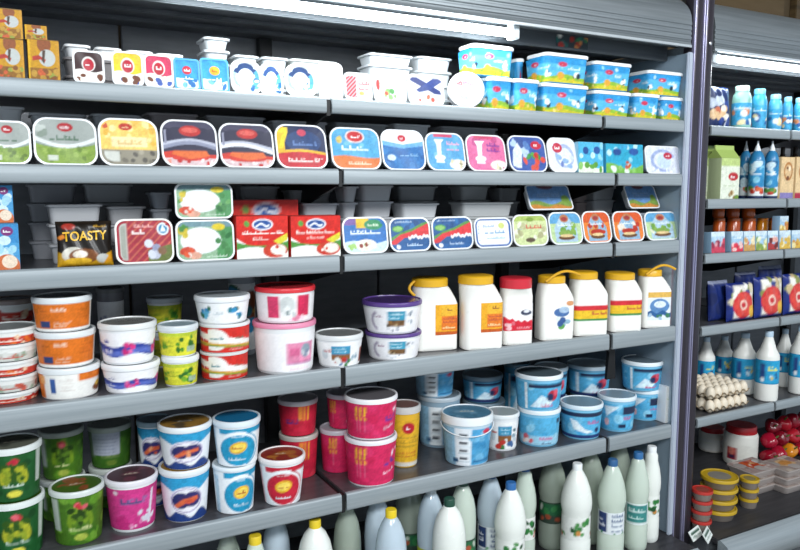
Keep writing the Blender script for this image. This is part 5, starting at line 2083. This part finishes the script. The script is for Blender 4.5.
carton(781, 794.5, 157, 'R2', b_beige, 'beige carton with brown medallion and purple foot', .014, .05, '#d4b586', name='juice_carton', cat='carton', res=24)
carton(796, 810, 157, 'R2', b_beige_red, 'beige carton with red foot at the right picture edge', .014, .05, '#d4b586', name='juice_carton', cat='carton', res=24)
for x0, x1, lb in ((778, 786, 'dark brown bottle behind the purple-footed carton'), (790, 799, 'dark brown bottle behind the red-footed carton')):
    small_bottle(x0, x1, 147, 'R2', lb, None, '#3a2a20', '#2a2018', .16, .5, .12)
# third shelf
JAR = plastic('#c8641c', .15, trans=.15)


def jar(x0, x1, y0, Y, label, zb=None, c='#c8641c', group=None):
    base = Zs('R3') if zb is None else zb
    xc = (x0 + x1) / 2
    C = atY(xc, y0 + 6, Y)
    r = (x1 - x0) / 2 * depth(C) / FPX * .97
    h = atY(xc, y0, Y)[2] - base
    root = thing('orange_jar', label, 'jar', (C[0], Y, base), (0, 0, 0), group)
    V, Fs = lathe([(0, .002), (r * .8, 0), (r * .97, .004), (r, .01), (r, h - .014), (r * .9, h - .010)], 20)
    obj('jar_body', mesh_of('jar_body', V, Fs, plastic(c, .2)), root)
    V, Fs = lathe([(r * .88, h - .011), (r * .96, h - .010), (r * .96, h - .001), (r * .9, h), (0, h)], 20)
    obj('lid', mesh_of('lid', V, Fs, plastic('#a8501c' if c != '#e08a1c' else '#d87a18', .3)), root)
    return base + h


for i, (x0, x1, c) in enumerate(((713, 725, '#b5501c'), (727, 740, '#a8481c'), (742.5, 755.5, '#b5521c'), (757, 768, '#e08a1c'), (769, 777, '#d87a22'))):
    nm = ('dark orange jar by the upright', 'dark orange jar second from the upright', 'dark orange jar third from the upright', 'bright orange jar fourth from the upright', 'orange jar half behind the tilted cup')[i]
    t = jar(x0, x1, 218, .12, nm + ', right third shelf', None, c)
    if i < 3:
        jar(x0 - .5, x1 - .5, 205, .12, nm + ', stacked on top', t + .0005, c)
cups = [('#c8435a', '#e6a0a8', '#9a2f4a'), ('#d8384c', '#f0c9c4', '#8a2a3c'), ('#c89a5a', '#e9d9b0', '#d86a5a'), ('#b9b45a', '#e3e4b8', '#7f9a4a'), ('#b03a3c', '#e2a89a', '#6a2a2a'), ('#d8b04a', '#f0e0a4', '#c87a3a'), ('#d8b04a', '#f0e0a4', '#c8903a')]
cn = ('rose', 'red', 'tan and pink', 'olive', 'dark red', 'golden', 'amber')
for i, (x0, x1) in enumerate(((711, 725), (731, 743), (743.5, 755), (755.5, 767), (767.5, 778), (779, 790.5), (791.5, 803))):
    carton(x0, x1, 232.5 - (x0 - 711) * .02, 'R3', b_cup(cups[i]), 'small %s drink carton in the front row of the right third shelf' % cn[i], .012, .035, '#8fb0c9', name='drink_carton', cat='carton', res=16, tilt=4)
carton(778.5, 789, 216, 'R3', b_cup(cups[5]), 'golden drink carton tilted on top of the front row', .03, .03, '#8fb0c9', zb=atY(784, 231, .03)[2] + .002, name='drink_carton', cat='carton', res=16, yaw=6)
# fourth shelf
pouch(729, 755, 283, 'R4', b_flower_bag, 'navy bag with red flower, left one on the right fourth shelf', .02, .02, '#1f2f78')
pouch(757, 784, 277, 'R4', b_flower_bag, 'navy bag with red flower and yellow spot, middle one', .02, .02, '#1f2f78')
pouch(786, 809, 274, 'R4', b_flower_bag, 'navy bag with red flower cut by the right picture edge', .02, .02, '#1f2f78')


def plain_navy(a):
    a.put(a.V > -1, '#1b2a66')
    a.blobs(6, 0, .1, 1, .9, .14, ('#223378', '#172354'))
    a.put(a.V > .92, '#8a90a8')


pouch(711, 730, 281, 'R4', plain_navy, 'plain navy bag next to the dark upright', .06, .02, '#1b2a66')
pouch(738, 758, 272, 'R4', plain_navy, 'plain navy bag standing behind the first flower bag', .12, .02, '#1b2a66')
pouch(762, 784, 266, 'R4', plain_navy, 'plain navy bag standing behind the middle flower bag', .12, .02, '#1b2a66')
# fifth shelf: milk bottles and eggs
for x0, x1, y0, Y, lb in ((757, 779.5, 331, .045, 'white milk bottle with blue band, whole front one'), (776.5, 792.5, 329, .145, 'white milk bottle with blue band, just behind the front one'),
                          (791, 811, 326, .045, 'white milk bottle with blue band at the right picture edge'), (733, 756, 333, .155, 'white milk bottle with blue band beside the egg trays'),
                          (715, 733, 336, .28, 'shaded milk bottle with blue band behind the egg trays'), (697, 715, 337, .22, 'shaded milk bottle with blue band behind the upright')):
    small_bottle(x0, x1, y0, 'R5', lb, b_milk_label, '#ecebe4', '#b9cfe0', Y, .34, .08, (.26, .60), name='milk_bottle', shoulder=.62)

EP = .036
Pe = atZ(741, 404, Zs('R5'))
ex1 = Pe[0] - .004
ey0 = .012


def egg_tray(z0, label):
    nx, ny = 6, 5
    root = thing('egg_tray', label, 'egg tray', (ex1 - nx * EP / 2, ey0 + ny * EP / 2, z0))
    W2, D2 = nx * EP / 2, ny * EP / 2

    def f(u, v):
        x, y = (u - .5) * 2 * W2, (v - .5) * 2 * D2
        z = .012 + .006 * math.cos(2 * math.pi * (x + W2) / EP) + .006 * math.cos(2 * math.pi * (y + D2) / EP)
        return (x, y, max(z, .001))
    V, Fs = grid_vf(nx * 6, ny * 6, f)
    V2 = [(v[0], v[1], v[2] - .002) for v in V]
    n = len(V)
    obj('pulp_tray', mesh_of('pulp_tray', V + V2, Fs + [tuple(i + n for i in q)[::-1] for q in Fs], metal_mat('pulp', '#b7a58c', '#cbbba2', .85, 0, (30, 30, 30)), True, None, 0), root)
    return root


egg_prof = [(0.0, -.026), (.008, -.0248), (.0148, -.019), (.0185, -.009), (.0188, .001), (.0165, .012), (.0115, .0215), (.0055, .0262), (0, .0275)]
V, Fs = lathe([(r * .94, z * .88) for r, z in egg_prof], 14)
egg_me = mesh_of('egg', V, Fs, plastic('#e6d9c4', .45, sss=.1))
for lv, z0 in enumerate((Zs('R5'), Zs('R5') + .050)):
    egg_tray(z0, ('lower' if lv == 0 else 'upper') + ' grey pulp egg tray beside the milk bottles')
    for i in range(6):
        for j in range(5):
            if lv == 0 and j > 0 and i > 0:
                continue
            e = obj('egg', egg_me, None, (ex1 - 6 * EP + (i + .5) * EP, ey0 + (j + .5) * EP, z0 + .0255), (0, 0, i + j))
            tag(e, 'cream egg sitting in the %s egg tray' % ('lower' if lv == 0 else 'upper'), 'egg', 'eggs in the %s tray' % ('lower' if lv == 0 else 'upper'))
# bottom deck of the right case
def big_jar(x0, x1, y0, yb, label, fn):
    xc = (x0 + x1) / 2
    P = atZ(xc, yb, DECK_R)
    r = (x1 - x0) / 2 * depth(P) / FPX
    Y = P[1] + r
    C = atY(xc, (y0 + yb) / 2, Y)
    r = (x1 - x0) / 2 * depth(C) / FPX * .97
    h = atY(xc, y0, Y + r * .6)[2] - DECK_R
    root = thing('red_lid_jar', label, 'jar', (C[0], Y, DECK_R), (0, 0, -math.atan2(C[0], Y + 1.75)))
    V, Fs = lathe([(0, .003), (r * .85, 0), (r * .97, .005), (r, .015), (r, h * .74), (r * .95, h * .8), (r * .85, h * .84)], 30)
    obj('jar_body', mesh_of('jar_body', V, Fs, plastic('#e9e6dc', .35)), root)
    V, Fs = lathe([(r * .84, h * .80), (r * .9, h * .81), (r * .9, h * .86), (r * .87, h * .87), (r * .88, h - .004), (r * .84, h), (0, h)], 30)
    obj('lid', mesh_of('lid', V, Fs, plastic('#b9242a', .35)), root)
    art = new_art(fn, 24, 20, 2)
    printed('label', art, lambda u, v: ((r + .0008) * math.sin((u - .5) * 2.6), -(r + .0008) * math.cos((u - .5) * 2.6), h * (.12 + .45 * v)), root)


def jar_lab(a):
    a.put(a.V > -1, '#e9e6dc')
    a.rect(.2, .15, .42, .8, '#a82430')
    a.ell(.31, .6, .08, .2, '#d87a6a')
    a.rect(.25, .2, .38, .4, '#3a2a4a')


big_jar(724, 757, 420, 471, 'white jar with red lid and small red label, front one', jar_lab)
big_jar(699, 725, 423, 456, 'white jar with red lid behind the dark upright', a_white_plain)


def lidded(x0, x1, yb, n, hh, lidc, label, topc):
    xc = (x0 + x1) / 2
    P = atZ(xc, yb, DECK_R)
    r = (x1 - x0) / 2 * depth(P) / FPX * .96
    Y = max(P[1] + r, -.11 + r)
    X = atY(xc, yb - 10, Y)[0]
    V, Fs = lathe([(0, .002), (r * .78, 0), (r * .82, .002), (r * .92, hh * .66), (r * .95, hh * .71)], 28)
    mb = mesh_of('body', V, Fs, plastic('#9a8f86', .2, trans=.2))
    V, Fs = lathe([(r * .93, hh * .70), (r, hh * .72), (r, hh * .94), (r * .98, hh), (r * .92, hh), (r * .91, hh * .95)], 28)
    ml = mesh_of('lid', V, Fs, plastic(lidc, .35))
    V, Fs = lathe([(r * .92, hh * .94), (0, hh * .97)], 28)
    mt = mesh_of('lid_top', V, Fs, plastic(topc, .2))
    for i in range(n):
        root = thing('round_tub', label[i], 'tub', (X, Y, DECK_R + i * hh), (0, 0, 0))
        obj('body', mb, root)
        l = obj('lid', ml, root)
        obj('lid_top', mt, l)


od = ('bottom', 'second lowest', 'second highest', 'top')
lidded(698, 736.5, 528, 4, .040, '#c4a024', ['clear round tub with yellow rim, %s of the front yellow stack' % k for k in od], '#8f887c')
lidded(690, 711.5, 535, 4, .037, '#b9342c', ['clear round tub with red rim, %s of the red stack' % k for k in od], '#9a4a40')
lidded(738.5, 758, 512, 3, .038, '#c4a024', ['clear round tub with yellow rim, %s of the rear yellow stack' % k for k in ('bottom', 'middle', 'top')], '#9a8a5a')


def meat(a):
    a.put(a.V > -1, '#a8928c')
    a.blobs(12, .05, .05, .95, .95, .12, ('#b9a49c', '#8f7a74', '#cdbcb4'))
    a.rect(.3, .3, .8, .85, '#c8562a')
    a.blobs(7, .3, .3, .8, .85, .1, ('#e0a03a', '#d9d2c4', '#b53a24', '#e8b46a'))


def meat2(a):
    a.put(a.V > -1, '#ab9a92')
    a.blobs(14, .05, .05, .95, .95, .12, ('#a08d84', '#6d5a58', '#c9b8a8'))
    a.ell(.5, .55, .3, .26, '#d8b48a')
    a.ell(.5, .55, .2, .16, '#c98a4a')


def food_tray(x, y, w, d, n, fn, labels, rz=0, h=.032):
    P = atZ(x, y, DECK_R)
    X, Y = P[0], max(P[1] + d / 2, -.10 + d / 2)
    for i in range(n):
        root = thing('food_tray', labels[i], 'tray', (X, Y, DECK_R + i * (h + .0015)), (0, 0, rz))
        V, Fs = loft([[(px, py, z) for px, py in rring(w - 2 * k, d - 2 * k, .014, 4)] for z, k in ((0, .012), (.002, .01), (h - .006, .003), (h - .005, 0), (h - .002, 0), (h - .001, .002))])
        obj('tray', mesh_of('tray', V, Fs, plastic('#b9aea8', .15, trans=.1)), root)
        printed('cover_print', new_art(fn if i == n - 1 else meat2, 26, 20, w / d), lambda u, v: ((u - .5) * (w - .008), (v - .5) * (d - .008), h - .0005 + .002 * math.sin(u * 9) * math.sin(v * 7)), root, .15)


food_tray(766, 494, .17, .13, 3, meat, ['wrapped food tray with orange label, %s of its stack' % k for k in ('lowest', 'middle', 'topmost')])
food_tray(800, 492, .17, .13, 3, meat2, ['wrapped tan food tray at the right edge, %s of its stack' % k for k in ('lowest', 'middle', 'topmost')])

# red peppers piled behind
def pepper_mesh(c, seed):
    rnd = random.Random(seed)
    ph = rnd.uniform(0, 6)
    R = .034

    def f(u, v):
        a, b = u * 2 * math.pi, (v - .5) * math.pi
        k = R * (1 + .10 * math.cos(3 * a + ph)) * math.cos(b) ** .75 if abs(v - .5) < .4999 else 0
        dz = .012 * math.cos(b) ** 8
        z = .036 * math.sin(b) - (.010 * math.exp(-((k / R) / .45) ** 2) if b > 0 else 0)
        return (k * math.cos(a), k * math.sin(a), z)
    V, Fs = grid_vf(20, 12, f)
    return mesh_of('flesh', V, Fs, plastic(c, .18), True, None, 0)


PM = [pepper_mesh(c, i) for i, c in enumerate(('#8f1024', '#a81530', '#7d0e20', '#b01c2c'))]
Vs, Fss = tube_vf([(0, 0, .020), (.001, .002, .034), (.005, .004, .044)], .0035, 6)
STEM = mesh_of('stem', Vs, Fss, plastic('#4a6a2c', .5))
i = 0
Pp = atZ(778, 466, DECK_R)
CR = [tuple(random.uniform(-.5, .5) for _ in range(3)) for _ in range(60)]
rowy = Pp[1] + .035
for lay, (cnt, dz, dy, dx) in enumerate(((5, .034, 0, 0.02), (5, .095, .02, .055), (4, .154, .04, .09))):
    for k in range(cnt):
        x = Pp[0] - .04 + dx + k * .076
        last = (lay == 0 and k == 2)
        root = thing('bell_pepper', ('orange bell pepper at the front of the red pile by the right edge' if last else 'glossy red bell pepper in the %s layer of the pile behind the food trays' % ('lowest', 'middle', 'top')[lay]), 'pepper',
                     (x, rowy + dy + CR[i][0] * .01, DECK_R + dz), (.9 + CR[i][1] * .8, CR[i][2] * 1.2, CR[i][0] * 2), None if last else 'red peppers in the %s layer' % ('lowest', 'middle', 'top')[lay])
        obj('flesh', pepper_mesh('#e08a1c', 9) if last else PM[i % 4], root)
        obj('stem', STEM, root)
        i += 1

# price cards standing at the front of the right deck
def card_art(a):
    a.put(a.V > -1, '#e9eee9')
    a.rect(.1, .55, .9, .8, '#3a5a4a')
    a.scrib(.1, .2, .9, .5, '#4a6a58', 1)


for x, y, rz, lb in ((704, 526, .3, 'white and green price card at the deck front, upper'), (709, 541, .5, 'white and green price card at the deck front, lower')):
    P = atY(x, y, -.10)
    root = thing('price_card', lb, 'price card', (P[0], -.10 + (.02 if y < 530 else -.006), DECK_R + .001), (math.radians(-35), 0, rz))
    V, Fs = box_vf(-.04, .04, 0, .002, 0, .035)
    obj('card', mesh_of('card', V, Fs, plastic('#e9eee9', .4), False), root)
    printed('print', new_art(card_art, 20, 10, 2.2), lambda u, v: ((u - .5) * .078, -.0006, .001 + v * .033), root)

# red and green reflection painted on the canopy duct beyond the tube end
def reflection_print(a):
    a.put(a.V > -1, '#3a4448')
    a.blobs(14, .05, .1, .95, .9, .2, ('#c0392f', '#3f8a5a', '#d88a4a', '#e6e2d8', '#2f6f6a'))


case = [o for o in bpy.data.objects if o.name == 'display_case'][0]
xa, xb = atY(556, 32, .084)[0], atY(588, 36, .084)[0]
st = printed('reflection_print', new_art(reflection_print, 20, 8, 3), lambda u, v: (xa + (xb - xa) * u, .0835, 1.992 + .036 * v), None)
st.parent = case
st.location = tuple(-k for k in case.location)
